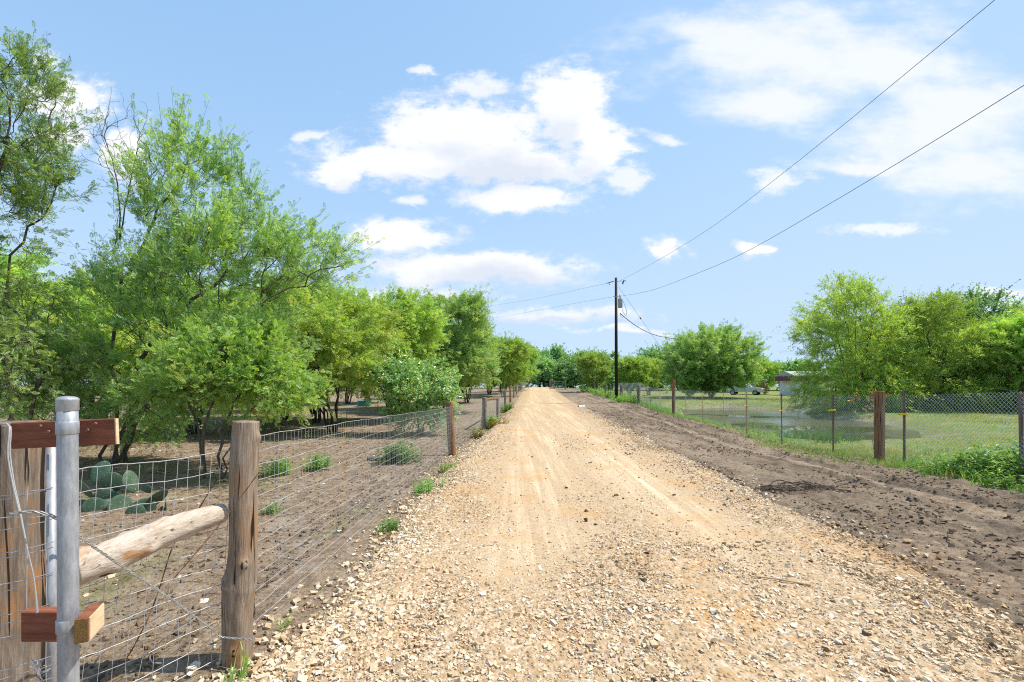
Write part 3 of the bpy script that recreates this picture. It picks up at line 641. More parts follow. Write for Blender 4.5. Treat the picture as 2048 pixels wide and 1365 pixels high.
# --- two big mesquites on the left
def left_trees():
    g = 'mesquite trees in the fenced field'
    b = A3([-8.1, 9.3, hz(-8.1, 9.3)])
    def q(px, py, Y): return at(px, py, Y)
    stems = [[b, q(285, 830, 9.2), q(330, 745, 9.0), q(410, 680, 8.8), q(520, 615, 8.6), q(620, 560, 8.4), q(690, 530, 8.3)],
             [b+A3([.12, .1, 0]), q(265, 830, 9.3), q(275, 730, 9.2), q(330, 655, 9.1), q(400, 590, 9.0), q(480, 520, 8.9), q(560, 450, 8.8)],
             [b+A3([-.1, .05, 0]), q(240, 820, 9.4), q(215, 720, 9.4), q(240, 640, 9.4), q(250, 560, 9.3), q(320, 420, 9.2), q(400, 290, 9.1)],
             [b+A3([-.2, -.1, 0]), q(215, 800, 9.3), q(165, 690, 9.2), q(160, 600, 9.2), q(230, 480, 9.2), q(240, 400, 9.2)],
             [b+A3([.0, -.15, 0]), q(255, 840, 8.9), q(300, 760, 8.6), q(380, 690, 8.4), q(470, 660, 8.2)]]
    ells = [(q(390, 400, 9.0), (1.15, 1.1, 1.25)), (q(490, 520, 8.8), (1.15, 1.1, .72)), (q(610, 525, 8.5), (.85, .9, .42)), (q(410, 600, 9.0), (1.6, 1.3, 1.1)), (q(310, 600, 9.3), (1.0, 1.1, .9)),
            (q(260, 740, 9.0), (1.4, 1.2, .75)), (q(440, 700, 8.8), (1.2, 1.0, .55)), (q(350, 790, 8.6), (1.1, .9, .45)), (q(190, 800, 8.6), (.9, .9, .5)), (q(250, 840, 9.6), (1.2, .7, .35)), (q(120, 830, 9.4), (.9, .7, .4)), (q(60, 780, 9.8), (1.0, .7, .6))]
    # a dead top
    db = q(240, 470, 9.25); datt = in_ellipsoids([(q(245, 290, 9.2), (.80, .5, 1.0))], 230, .45); datt = np.vstack([datt, in_ellipsoids([(q(360, 560, 8.2), (1.0, .3, .8))], 26, .4)])
    dead = grow([[q(240, 480, 9.25), q(238, 400, 9.2), q(225, 320, 9.2), q(200, 260, 9.2)], [q(240, 480, 9.25), q(255, 390, 9.2), q(275, 300, 9.1)], [q(250, 600, 9.0), q(300, 545, 8.5)]], datt, .6, .12, .0028, 2.6, .010, 0)
    make_tree('mesquite_tree', 'tall mesquite with long arching limbs and a bare dead top, by the cactus', 'tree', b, stems, ells, 1150, 'mesq_near', 'bark_near', g, bf=.22, seg=.22, expo=2.5, rmax=.13, shell=.6, rthr=.0088, dead=dead, tip=.0055,
              fol=dict(twigs=2.5, tl=(.2, .5), fronds=9, fl=(.07, .115), up=.3, outw=.9, plume=.34, spread=.45, tint0=.55))
    b = A3([-8.4, 7.4, hz(-8.4, 7.4)])
    stems = [[b, q(30, 800, 7.4), q(0, 700, 7.4), q(-30, 560, 7.4), q(-20, 400, 7.4), q(20, 250, 7.4)], [b+A3([-.15, .1, 0]), q(-20, 800, 7.5), q(-90, 650, 7.5), q(-150, 450, 7.5), q(-140, 280, 7.5)],
             [b+A3([.1, .1, 0]), q(80, 780, 7.8), q(60, 690, 7.9), q(10, 560, 8.0), q(80, 440, 8.0), q(120, 360, 8.0)]]
    ells = [(q(10, 210, 7.4), (.75, .8, .75)), (q(45, 165, 7.4), (.42, .4, .42)), (q(-70, 380, 7.4), (.9, 1.1, 1.3)), (q(45, 350, 7.8), (.7, .7, .6)), (q(-80, 650, 7.5), (1.2, 1.2, 1.1)), (q(60, 720, 7.6), (.9, .9, .6)), (q(20, 600, 7.8), (.7, .7, .45))]
    make_tree('mesquite_tree', 'tallest mesquite, cut off by the left edge of the photo', 'tree', b, stems, ells, 640, 'mesq_near', 'bark_near', g, bf=.22, seg=.22, expo=2.5, rmax=.12, shell=.6, rthr=.0088, tip=.0055,
              fol=dict(twigs=2.6, tl=(.2, .45), plume=.3, fronds=9, fl=(.065, .11), up=.25, outw=.7, spread=.45, tint0=.55))
    b = A3([-5.15, 7.55, hz(-5.15, 7.55)])
    stems = [[b, q(405, 900, 7.5), q(410, 850, 7.5), q(425, 800, 7.4), q(470, 740, 7.4)], [b+A3([.02, .05, 0]), q(398, 880, 7.6), q(385, 830, 7.6), q(370, 770, 7.7)], [b+A3([.25, .1, 0]), q(445, 890, 7.6), q(450, 830, 7.6), q(500, 760, 7.6)], [b+A3([.35, .0, 0]), q(470, 870, 7.5), q(520, 800, 7.5)]]
    ells = [(q(460, 740, 7.6), (.85, .8, .55)), (q(540, 770, 7.7), (.6, .6, .42)), (q(380, 760, 7.8), (.6, .6, .4)), (q(490, 690, 7.8), (.6, .6, .4))]
    make_tree('mesquite_shrub', 'low mesquite shrub with dark thin stems just behind the tall corner post', 'shrub', b, stems, ells, 480, 'mesq', 'bark_near', None, bf=.25, seg=.18, expo=2.5, rmax=.06, shell=.3, rthr=.011, tip=.0042,
              fol=dict(twigs=3.2, tl=(.18, .38), fronds=9, fl=(.065, .105), up=.1, outw=.5, spread=.6, tint0=.55))
left_trees()

def round_mesquite(name, label, cat, base, cr, ch, low, n_att, leaf, stems_n=6, spread=.55, group=None, fol={}, seg=.3, lean=(0, 0), lumps=7, expo=2.2, rmax=.125, ymul=.9, dome=False, skirt=0):
    """multi-stemmed spreading tree: cr crown radius, ch height, low underside height"""
    b = A3(base, float); stems = []
    for k in range(stems_n):
        a = 2*math.pi*(k+rng.random()*.6)/stems_n; rr = cr*spread*(.55+.5*rng.random()); z = ch*(.55+.25*rng.random())
        d = A3([math.cos(a), math.sin(a)*ymul, 0]); l = A3([lean[0], lean[1], 0])
        stems.append([b+d*.12, b+d*(.12+.22*rr)+A3([0, 0, z*.32])+l*.2, b+d*rr*.65+A3([0, 0, z*.68])+l*.6, b+d*rr+A3([0, 0, z])+l])
    cz = (ch+low)/2; ells = [(b+A3([lean[0], lean[1], cz]), (cr*.78, cr*.78*ymul, (ch-low)*.42))]
    for k in range(lumps):
        a = 2*math.pi*(k+rng.random())/lumps; e = (.15+.75*rng.random()); z = low+(ch-low)*(.25+.55*rng.random())
        s = cr*(.30+.16*rng.random()); rad = cr*.62*(1.05-.35*abs(z-cz)/(ch-low))
        ells.append((b+A3([lean[0]+math.cos(a)*rad, lean[1]+math.sin(a)*rad*ymul, z]), (s, s, s*.7)))
    if dome: ells = [(b+A3([lean[0], lean[1], low+(ch-low)*.45]), (cr*.95, cr*.9, (ch-low)*.53)), (b+A3([lean[0], lean[1], low+(ch-low)*.25]), (cr*.9, cr*.85, (ch-low)*.3))]
    for k in range(skirt):
        a = 2*math.pi*(k+rng.random()*.7)/skirt; ells.append((b+A3([math.cos(a)*cr*.62, math.sin(a)*cr*.55, low+.16*(ch-low)]), (cr*.38, cr*.36, (ch-low)*.17)))
    for k in range(0 if dome else 4): ells.append((b+A3([lean[0]+cr*.5*rng.normal()*.8, lean[1]+cr*.4*rng.normal()*.8, ch-.16*(ch-low)]), (cr*.32, cr*.32, (ch-low)*.16)))
    f = dict(twigs=2.9, tl=(.25, .55), fronds=9, fl=(.11, .17), tmpl=FROND_LO, up=.25, outw=.6, spread=.55, tint0=.5); f.update(fol)
    return make_tree(name, label, cat, b, stems, ells, n_att, leaf, 'bark', group, bf=.22, seg=seg, expo=expo, rmax=rmax, shell=.25, rthr=.015, tip=.0058, fol=f)
def field_trees():
    g = 'mesquite trees in the fenced field'
    def B(x, y): return (x, y, hz(x, y)-.02)
    ta = round_mesquite('mesquite_tree', 'bright green mesquite with yellowish tips, its many dark stems fanning out behind the wire fence', 'tree', B(-6.3, 16.0), 2.9, 5.0, .8, 800, 'mesq', 8, .5, g, fol=dict(tint0=.66, fl=(.11, .16), twigs=3.2), lean=(-.7, -.4))
    tb = round_mesquite('mesquite_tree', 'rounded green mesquite standing behind the pale broad leaved shrub', 'tree', B(-5.3, 20.5), 2.7, 5.5, .8, 760, 'mesq', 7, .5, g, fol=dict(tint0=.55, fl=(.12, .18), twigs=3.2), lean=(-.3, 0))
    tc = round_mesquite('mesquite_tree', 'large dome shaped mesquite with leaning stems, tallest tree along the road fence', 'tree', B(-3.9, 27), 3.2, 6.6, 1.4, 950, 'mesq_dark', 8, .5, g, fol=dict(tint0=.62, fl=(.14, .2), up=.5, twigs=3.2, tl=(.3, .7)), lean=(.1, 0), seg=.38)
    # copies of these three through the field
    spots = [(ta, -8.6, 20.0, 5.5, 1.16, 'mesquite whose yellowish top rises right behind the bright yellow tipped one'),
             (ta, -10.6, 15.2, 1.0, .97, 'bright mesquite filling the gap behind the arching limb tree'),
             (tb, -11.0, 22.0, 2.0, 1.08, 'mesquite deep in the field behind the bright yellow tipped one'),
             (tc, -7.2, 30.0, 2.2, .80, 'mesquite whose top shows between the dome shaped mesquite and the rounded one'),
             (tb, -3.5, 35.5, .8, .98, 'mesquite just beyond the dome shaped one, its trunk ringed by dark shade'),
             (tc, -15.5, 27.0, 3.0, .85, 'mesquite seen under the arching limbs, far left of the field'),
             (ta, -16.5, 18.0, 4.1, 1.12, 'mesquite behind the dead topped tree'),
             (tb, -20, 14.5, 5.0, 1.25, 'mesquite at the far left behind the cut off tree'),
             (tb, -.9, 45, 3.2, 1.0, 'pale green mesquite overhanging the middle of the road fence'),
             (ta, -2.6, 52, 1.2, 1.25, 'mesquite behind the pale green one overhanging the fence'),
             (tc, -8.5, 44, 1.9, .9, 'mesquite farthest back in the field behind the dome shaped one'),
             (tb, .4, 60, 2.6, 1.05, 'last mesquite before the left gate at the end of the road'),
             (tc, -20, 38, .6, .95, 'mesquite deep in the left of the field, mostly hidden'),
             (ta, -13, 36, 2.9, 1.2, 'mesquite in the middle of the field, its trunk dark in shade')]
    for src, x, y, rz, s, lab in spots: copy_tree(src, B(x, y), rz, s, lab, g)
    # pale broad-leaved shrub at the fence
    b = A3(B(-3.2, 15.2)); stems = [[b+A3([.03*k, 0, 0]), b+A3([.1*k+.15*math.cos(k*2), .2*math.sin(k*2), .9]), b+A3([.7*math.cos(k*1.9), .6*math.sin(k*1.9), 1.8])] for k in range(6)]
    ells = [(b+A3([.1, 0, 1.55]), (1.25, 1.1, .85)), (b+A3([-.75, -.2, 2.0]), (.55, .5, .5)), (b+A3([.85, -.1, 1.6]), (.5, .5, .5)), (b+A3([-.5, -.3, .7]), (.4, .4, .5)), (b+A3([.3, -.3, .8]), (.9, .5, .4))]
    make_tree('broadleaf_shrub', 'pale grey green broad leaved shrub drooping over the wire fence', 'shrub', b, stems, ells, 420, 'broad', 'bark', None, bf=.25, seg=.2, expo=2.5, rmax=.04, shell=.4, rthr=.011, tip=.0042,
              fol=dict(twigs=2.6, tl=(.15, .35), fronds=9, fl=(.08, .13), tmpl=BROAD, up=.15, outw=.5, spread=.6, tint0=.5, tvar=.22))
    return ta, tb, tc
TA, TB, TC = field_trees()

def right_trees():
    def B(x, y): return (x, y, hz(x, y)-.03)
    g = 'trees around the pond'
    w = dict(tmpl=NARROW, fronds=14, fl=(.14, .24), tl=(.4, .85), droop=.35, up=.3, twigs=3.4, tint0=.6, outw=.4, spread=.7)
    round_mesquite('narrow_leaf_tree', 'tall yellow green drooping tree at the pond edge, in front of the white shed', 'tree', B(22.1, 29.3), 3.7, 8.2, -.1, 1150, 'willow', 7, .45, g, fol=w, seg=.45, lumps=10, skirt=8)
    round_mesquite('narrow_leaf_tree', 'rounded green drooping tree at the pond edge, right of the taller yellow green one', 'tree', B(26.6, 29.0), 3.9, 7.1, .0, 1050, 'willow', 7, .5, g, fol=dict(w, tint0=.48), seg=.45, lumps=9, skirt=8)
    td = round_mesquite('mesquite_tree', 'wide feathery mesquite spreading over the parked car', 'tree', B(21.9, 50), 4.8, 7.5, 1.5, 1000, 'mesq_dark', 10, .7, g, fol=dict(tint0=.62, tvar=.12, fl=(.22, .32), tl=(.5, 1.0), up=.5, twigs=2.8, outw=.9, spread=.4, clump=.3), seg=.5, dome=True)
    te = round_mesquite('broadleaf_tree', 'dark rounded tree behind the drooping trees, its leaves coarse', 'tree', B(33.0, 35), 5.0, 8.0, .0, 900, 'far', 7, .55, g, skirt=8, fol=dict(tmpl=BROAD, fronds=9, fl=(.14, .24), tl=(.4, .9), twigs=4.2, tint0=.5), seg=.5, lumps=9)
    copy_tree(TA, B(33.8, 27.5), 1.1, 1.32, 'bright feathery mesquite at the right edge of the photo, shading black ground', g)
    copy_tree(TA, B(29.7, 27.2), 2.7, 1.12, 'low feathery mesquite right of the drooping trees, in front of the dark tree', g)
    copy_tree(te, B(38.2, 33), 2.2, (.8, .8, .6), 'dark low tree filling the gap at the right edge of the photo', g)
    copy_tree(te, B(29.0, 34), 4.2, (.9, .9, .78), 'dark low tree between the two drooping trees, behind them', g)
    copy_tree(td, B(41, 42), 2.0, 1.0, 'wide mesquite far behind the fence at the right edge of the photo', g)
    copy_tree(TB, B(38.5, 30), .4, 1.3, 'mesquite outside the right edge, only its left side in the photo', g)
    g4 = 'low shrubs under the wide feathery mesquite'
    copy_tree(TB, B(18.9, 48.5), 1.5, .42, 'dark low shrub under the left side of the wide feathery mesquite', g4)
    copy_tree(TB, B(20.9, 48.0), 3.5, .50, 'dark low shrub left of the parked car', g4)
    # far tree line
    g2 = 'distant trees closing the view'
    f1 = round_mesquite('distant_tree', 'dark green tree of the far tree line, right above the road end', 'tree', B(3.0, 92), 4.4, 6.2, .0, 430, 'far', 6, .5, g2, fol=dict(tmpl=BROAD, fronds=8, fl=(.30, .5), tl=(.6, 1.2), twigs=4.2, tint0=.5, tvar=.22), seg=.7, lumps=8)
    f2 = round_mesquite('distant_tree', 'lighter green tree of the far tree line, behind the right gate', 'tree', B(13.5, 84), 4.0, 6.4, .0, 430, 'far', 6, .45, g2, fol=dict(tmpl=BROAD, fronds=8, fl=(.28, .45), tl=(.6, 1.2), twigs=4.2, tint0=.68, tvar=.25, up=.6), seg=.7, lumps=8)
    spots = [(f2, -1.5, 86, 1.0, .95, 'dark tree left of the road end, rising behind the last mesquite'),
             (f1, 7.5, 95, 2.0, 1.1, 'knobbly topped tree of the far tree line, right of the road end'),
             (f2, 6.2, 88, 3.0, .85, 'low tree of the far tree line between the two gates'),
             (f1, 18.5, 96, 4.0, 1.15, 'tallest dark tree of the far line, left of the bare grey tree'),
             (f1, 10.5, 90, 5.0, .95, 'dark tree of the far line behind the rail gate'),
             (f2, 26.5, 88, 2.2, 1.0, 'tree of the far line just right of the utility pole'),
             (f1, 32.5, 92, 3.3, 1.2, 'dark tree of the far line with a spiky top, left of the wide feathery mesquite'),
             (f2, 22.5, 90, .4, .95, 'tree of the far line directly behind the utility pole'),
             (f1, 40, 95, .9, 1.1, 'dark tree behind the wide feathery mesquite'),
             (f2, 48, 90, 1.7, 1.1, 'tree beyond the parked car'),
             (f1, 55, 88, 2.8, 1.1, 'tree beyond the white shed'),
             (f2, 36.5, 78, 4.4, .8, 'low tree left of the parked car, under the feathery mesquite'),
             (f1, -9, 92, 1.3, 1.1, 'tree beyond the field, hidden behind the mesquites'),
             (f2, -17, 80, 2.3, 1.2, 'tree at the back of the field, seen between trunks'),
             (f1, -28, 70, 3.9, 1.3, 'tree at the back left of the field, seen between trunks'),
             (f1, 66, 84, 5.2, 1.3, 'tree far behind the drooping trees'),
             (f2, 72, 70, .2, 1.3, 'tree far behind the right edge mesquite')]
    for k, (s, x, y, rz, sc, lab) in enumerate(spots): copy_tree(s, B(x, y), rz, (sc*(.85+.1*(k % 4)), sc, sc*(.8, 1.12, .92, 1.02, .86)[k % 5]), lab, g2)
    # nearer bushes by the pole
    g3 = 'bushes near the utility pole'
    copy_tree(TB, B(10.3, 56), .7, .84, 'yellow green bush by the dirt mound left of the utility pole', g3)
    copy_tree(TB, B(14.5, 56), 2.4, .84, 'green bushy tree right behind the utility pole', g3)
    copy_tree(TA, B(18.0, 60), 4.0, .95, 'green bush between the utility pole and the wide feathery mesquite', g3)
    copy_tree(TB, B(37.2, 67), 5.0, .85, 'green tree right of the parked car, beside the shed', g3)
    # bare grey tree
    b = A3(B(14.3, 78)); st = [[b, b+A3([-.3, 0, 2]), b+A3([-1.2, 0, 3.6])], [b, b+A3([.5, 0, 2.5]), b+A3([1.0, 0, 5])], [b, b+A3([.9, .3, 2.0]), b+A3([2.0, 0, 3.9])]]
    ells = [(b+A3([-.6, 0, 3.8]), (2.4, 1.8, 1.6)), (b+A3([1.2, 0, 4.6]), (1.8, 1.5, 1.3))]
    make_tree('bare_tree', 'bare grey brown tree among the green far trees, left of the utility pole', 'tree', b, st, ells, 420, 'grey_leaf', 'bark_grey', None, bf=.25, seg=.4, expo=2.4, rmax=.12, tip=.014, shell=.4, rthr=.03, fol=dict(twigs=1.2, tl=(.4, .8), fronds=3, fl=(.12, .2), tmpl=NARROW))
    b = A3(B(35.6, 65.5)); st = [[b, b+A3([.2, 0, .8]), b+A3([.5, 0, 1.6])], [b, b+A3([-.3, 0, 1.0]), b+A3([-.7, 0, 1.8])]]
    make_tree('dried_shrub', 'dried brown shrub beside the nose of the parked car', 'shrub', b, st, [(b+A3([0, 0, 1.3]), (1.1, .9, .8))], 160, 'straw', 'bark_grey', None, bf=.25, seg=.3, rmax=.05, tip=.01, rthr=.03, fol=dict(twigs=1.8, tl=(.3, .6), fronds=7, fl=(.12, .2), tmpl=NARROW, tint0=.3))
right_trees()

# ------------------------------------------------------------------ posts and fences
def rough_post(pts, rad, mat, name, parent, n=20, knots=5, amp=.05, seed=0, seg=.025, flat_top=True, keep=False):
    P = resample(A3(pts), seg); tt = np.linspace(0, 1, len(P)); R = np.interp(tt, np.linspace(0, 1, len(rad)), rad)
    V, Fq, Ft = tube_arrays(P, R, n, True); m = len(P); ring = V[:m*n].reshape(m, n, 3); ctr = P[:, None]
    d = ring-ctr; a = np.arange(n)*2*math.pi/n
    q = np.stack([np.broadcast_to(np.cos(a)*1.6, (m, n)), np.broadcast_to(np.sin(a)*1.6, (m, n)), np.repeat((tt*len(P)*seg*2.2)[:, None], n, 1)], -1)
    k = 1+amp*4*(fbm(q+seed*7.7, 3, seed)-.5)+amp*1.2*(vnoise(q*A3([3.5, 3.5, .4])+seed, seed+5)-.5)
    rr = np.random.default_rng(seed+3)
    for _ in range(knots):
        ka, kt = rr.random()*6.28, .06+.88*rr.random(); da = (a[None]-ka+math.pi) % (2*math.pi)-math.pi
        k = k+(.12+.14*rr.random())*np.exp(-(da/.30)**2-((tt[:, None]-kt)*len(P)*seg/.028)**2)
    V[:m*n] = (ctr+d*k[..., None]).reshape(-1, 3)
    return obj(name, V, [Fq, Ft], M[mat] if isinstance(mat, str) else mat, parent, None, True)

def wire_line(mb, pts, r, n=4, t=.5): mb.tube(pts, r, n, False, t)
def kink(A, B, k, amp, sag=0.0):
    t = np.linspace(0, 1, k)[:, None]; p = A*(1-t)+B*t; p[1:-1] += amp*rng.normal(size=(k-2, 3)); p[:, 2] -= (sag*4*t*(1-t))[:, 0]; return p

def corner():
    # near corner post beside the road
    Y = 2.44; cl = [(473, 1330), (474, 1300), (477, 1200), (485, 1130), (487, 1040), (487, 950), (492, 843)]; w = [64, 62, 72, 60, 60, 60, 54]
    pts = [at(x, y, Y) for x, y in cl]; pts[0][2] = min(pts[0][2], hz(pts[0][0], Y)-.05)
    r = [v/2*Y/F*.85 for v in w]
    t = thing('wooden_post', 'tall knotty weathered grey brown post beside the road, a pale log braced against it', 'post', (pts[0][0], Y, hz(pts[0][0], Y)))
    rough_post(pts, r, 'post', 'post', t, 34, 8, .055, 3, .010)
    # big old post at the left edge
    Y2 = 1.72; x0 = at(2, 845, Y2)
    t = thing('wooden_post', 'thick split old post at the left edge, wrapped in wire', 'post', (x0[0], Y2, hz(x0[0], Y2)))
    pts = [A3([x0[0]-.01, Y2, hz(x0[0], Y2)-.05]), A3([x0[0], Y2, .4]), A3([x0[0], Y2, .8]), A3([x0[0]+.005, Y2, at(0, 846, Y2)[2]])]
    rough_post(pts, [.13, .128, .125, .128], 'post_dark', 'post', t, 34, 5, .06, 8, .015)
    # brace log
    a, b = at(140, 1142, 1.80), at(444, 1026, 2.40)
    t = thing('brace_log', 'pale barkless log wedged between the two wooden posts', 'log', ((a[0]+b[0])/2, (a[1]+b[1])/2, a[2]))
    mid = a*.5+b*.5+A3([0, 0, .012])
    ang = rough_post([a, a*.75+b*.25, mid, a*.25+b*.75+A3([0, 0, .012]), b], [.068, .067, .064, .058, .050], 'log', 'log', t, 30, 14, .06, 21, .010)
    # galvanised gate post
    Yp = 1.45; base = at(135, 1365, Yp); X = base[0]; zt = at(135, 800, Yp)[2]; zb = hz(X, Yp)-.03
    t = thing('pipe_post', 'round galvanised steel gate post with a domed cap at the left', 'post', (X, Yp, hz(X, Yp)))
    R = 16.2*Yp/F
    zs = np.linspace(zb, zt, 14); MB().tube([(X+.006*(1-(z-zb)/(zt-zb)), Yp, z) for z in zs], R, 32, True).build('pipe', M['galv'], t, True)
    prof = [(1.02, -.036), (1.075, -.034), (1.075, -.003), (1.10, -.001), (1.08, .003), (.9, .0075), (.6, .0105), (.02, .012)]
    MB().tube([(X+.006*0, Yp, zt+z) for _, z in prof], [R*k for k, _ in prof], 32, True).build('cap', M['galv'], t, True)
    for yy in (856, 1249):
        z = at(0, yy, Yp)[2]; h = .021; MB().tube([(X, Yp, z-h), (X, Yp, z-h+.003), (X, Yp, z+h-.003), (X, Yp, z+h)], [R*1.03, R*1.09, R*1.09, R*1.03], 32, True).build('band', M['galv'], t, True)
    # upper board, held behind the pipe by the upper band
    Yb = 1.53; a, b = at(24, 872, Yb), at(233, 863, Yb); c = (a+b)/2; ln = np.linalg.norm(b-a); th = math.atan2(b[2]-a[2], b[0]-a[0])
    Rm = A3(Matrix.Rotation(-th, 3, 'Y'))
    t = thing('wooden_board', 'longer reddish brown board held behind the gate post near its top', 'board', (c[0], Yb, c[2]-.045), 'reddish brown boards on the gate post')
    MB().box(c, (ln, .013, .088), Rm, bev=.003).build('plank', M['cedar'], t)
    for (x, y) in ((80, 853), (190, 848), (175, 861), (97, 864)):
        p = at(x, y, Yb-.011); MB().tube([p+A3([0, .003, 0]), p+A3([0, -.003, 0])], [.006, .005], 10, True).build('bolt', M['rust'], t)
    e = b+A3([.0015, 0, 0]); MB().box(e, (.004, .011, .086), Rm).build('cut_end', M['cut'], t)
    # lower pair of blocks
    a, b = at(53, 1250, 1.50), at(126, 1247, 1.50); c = (a+b)/2
    t = thing('wooden_board', 'short reddish brown block left of the gate post, low down', 'board', (c[0], 1.5, c[2]-.05), 'reddish brown boards on the gate post')
    MB().box(c, (b[0]-a[0], .038, .100), None, bev=.003).build('plank', M['cedar'], t)
    p = at(163, 1262, 1.41); t = thing('wooden_board', 'short sawn block with bare end grain right of the gate post, low down', 'board', (p[0], 1.44, p[2]-.05), 'reddish brown boards on the gate post')
    Rz = A3(Matrix.Rotation(math.radians(24), 3, 'Z')); c = p+Rz@A3([0, .055, 0])
    MB().box(c, (.034, .11, .075), Rz, bev=.002).build('plank', M['cedar'], t)
    MB().box(c+Rz@A3([.0185, 0, 0]), (.004, .106, .071), Rz).build('sawn_side', M['cut'], t)
    MB().box(c+Rz@A3([0, -.0565, 0]), (.032, .004, .073), Rz).build('end_grain', M['endgrain'], t)
    # wire gate hung behind the pipe
    Yg = 1.56; xg = at(103, 900, Yg)[0]; t = thing('wire_gate', 'wire mesh gate with a thin grey pipe frame behind the gate post', 'gate', (xg, Yg, hz(xg, Yg)))
    zt = at(0, 893, Yg)[2]; MB().tube([(xg, Yg, .06), (xg, Yg, zt)], 7.5*Yg/F, 20, True).build('gate_pipe', M['galv'], t, True)
    mb = MB(); Yw = 1.50
    rows = [(975, 985), (978, 994), (1030, 1022), (1038, 1056), (1084, 1100), (1095, 1112), (1146, 1164), (1150, 1190), (1206, 1226), (1232, 1240), (1258, 1272), (1312, 1340), (1330, 1358), (1356, 1376), (1400, 1420)]
    for yr, yl in rows:
        A = at(106, yr, Yw+.035); Bp = at(-60, yl+14, Yw); wire_line(mb, kink(A, Bp, 9, .0022, .006), .0016, 5)
    for xa, xb in ((52, 48), (-8, -10)):
        wire_line(mb, kink(at(xa+4, 975, Yw-.002), at(xb, 1450, Yw-.002), 12, .002), .0014, 5)
    wire_line(mb, kink(at(92, 985, 1.545), at(92, 1400, 1.545), 12, .002), .0014, 5)
    w = [at(-20, 850, 1.53), at(15, 850, 1.52), at(22, 862, 1.50), at(20, 905, 1.49), at(28, 965, 1.485), at(42, 1030, 1.48), at(55, 1100, 1.48), at(68, 1160, 1.48), at(76, 1225, 1.48)]
    wire_line(mb, resample(w, .02), .0020, 6); wire_line(mb, resample([p+A3([.004*math.cos(i), -.003, .004*math.sin(i*2)]) for i, p in enumerate(w)], .02), .0019, 6)
    for k in range(14):
        p = at(76+6*rng.normal(), 1340+10*rng.normal(), 1.48); wire_line(mb, resample([p, p+.012*rng.normal(size=3), p+.012*rng.normal(size=3)], .006), .0011, 4)
    mb.build('gate_mesh', M['wire'], t)
    # woven wire between the two wooden posts
    A0, B0 = A3([at(60, 0, 1.76)[0], 1.80]), A3([-1.49, 2.46]); t = thing('wire_fence', 'short wire mesh panel behind the pale log between the two wooden posts', 'fence', (-1.65, 2.1, hz(-1.65, 2.1)))
    mb = MB(); zs = np.linspace(1.15, .07, 12)
    def pf(s, z): p = A0*(1-s)+B0*s; return A3([p[0], p[1], z+.006*math.sin(s*9+z*5)])
    for i, z in enumerate(zs): wire_line(mb, [pf(s, z)+.0015*rng.normal(size=3) for s in np.linspace(0, 1, 22)], .0019 if i == 0 else .0016, 5)
    nst = 15
    for k in range(nst):
        s = (k+.5)/nst; pts = [pf(s-.022*i/3*(1+.3*rng.normal()*.3), z)+A3([.0, 0, 0])+.0018*rng.normal(size=3) for i, z in enumerate(zs)]; wire_line(mb, pts, .0014, 4)
    mb.build('wire_mesh', M['wire'], t)
    # twisted brace wire from the pipe to the foot of the post
    mb = MB(); pts = resample([at(20, 1028, 1.46), at(70, 1024, 1.47), at(120, 1040, 1.52), at(160, 1074, 1.60), at(240, 1130, 1.80), at(330, 1190, 2.05), at(420, 1255, 2.30), at(445, 1274, 2.36), at(508, 1279, 2.36)], .012)
    k = np.arange(len(pts)); 
    for ph in (0, 2.1, 4.2):
        off = np.stack([np.zeros(len(k)), .0035*np.cos(k*.9+ph), .0035*np.sin(k*.9+ph)], -1)+.0006*rng.normal(size=(len(k), 3)); wire_line(mb, pts+off, .0021, 5)
    tag(mb.build('brace_wire', M['barb']), 'thick twisted grey wire slanting from the gate post to the foot of the corner post', 'wire')
    # rusty wires
    mb = MB(); 
    for ph in (0, 3.1):
        pts = resample([at(516, 948, 2.36), at(470, 1010, 2.34), at(410, 1085, 2.26), at(345, 1160, 2.20)], .02); k = np.arange(len(pts)); wire_line(mb, pts+np.stack([0*k, .002*np.cos(k+ph), .002*np.sin(k+ph)], -1), .0014, 4)
    tag(mb.build('rusty_wire', M['rust']), 'thin rusty wire crossing the face of the corner post', 'wire')
    mb = MB()
    for ph in (0, 3.1):
        pts = resample([at(465, 915, 2.52), at(430, 965, 2.5), at(372, 1060, 2.55), at(345, 1095, 2.45), at(318, 1180, 2.3), at(290, 1250, 2.2), at(245, 1330, 2.2), at(200, 1375, 2.2)], .02); k = np.arange(len(pts)); wire_line(mb, pts+np.stack([0*k, .003*np.cos(k*.8+ph), .003*np.sin(k*.8+ph)], -1), .0019, 4)
    tag(mb.build('rusty_wire', M['rust']), 'dark twisted rusty wire hanging behind the pale log', 'wire')
    mb = MB(); wire_line(mb, resample([at(400, 1230, 2.35), at(372, 1250, 2.3), at(325, 1280, 2.25), at(300, 1310, 2.25), at(305, 1325, 2.25), at(322, 1327, 2.3)], .015), .0035, 6)
    tag(mb.build('wire_end', M['barb']), 'loose curved end of wire lying in front of the soil below the pale log', 'wire')
corner()

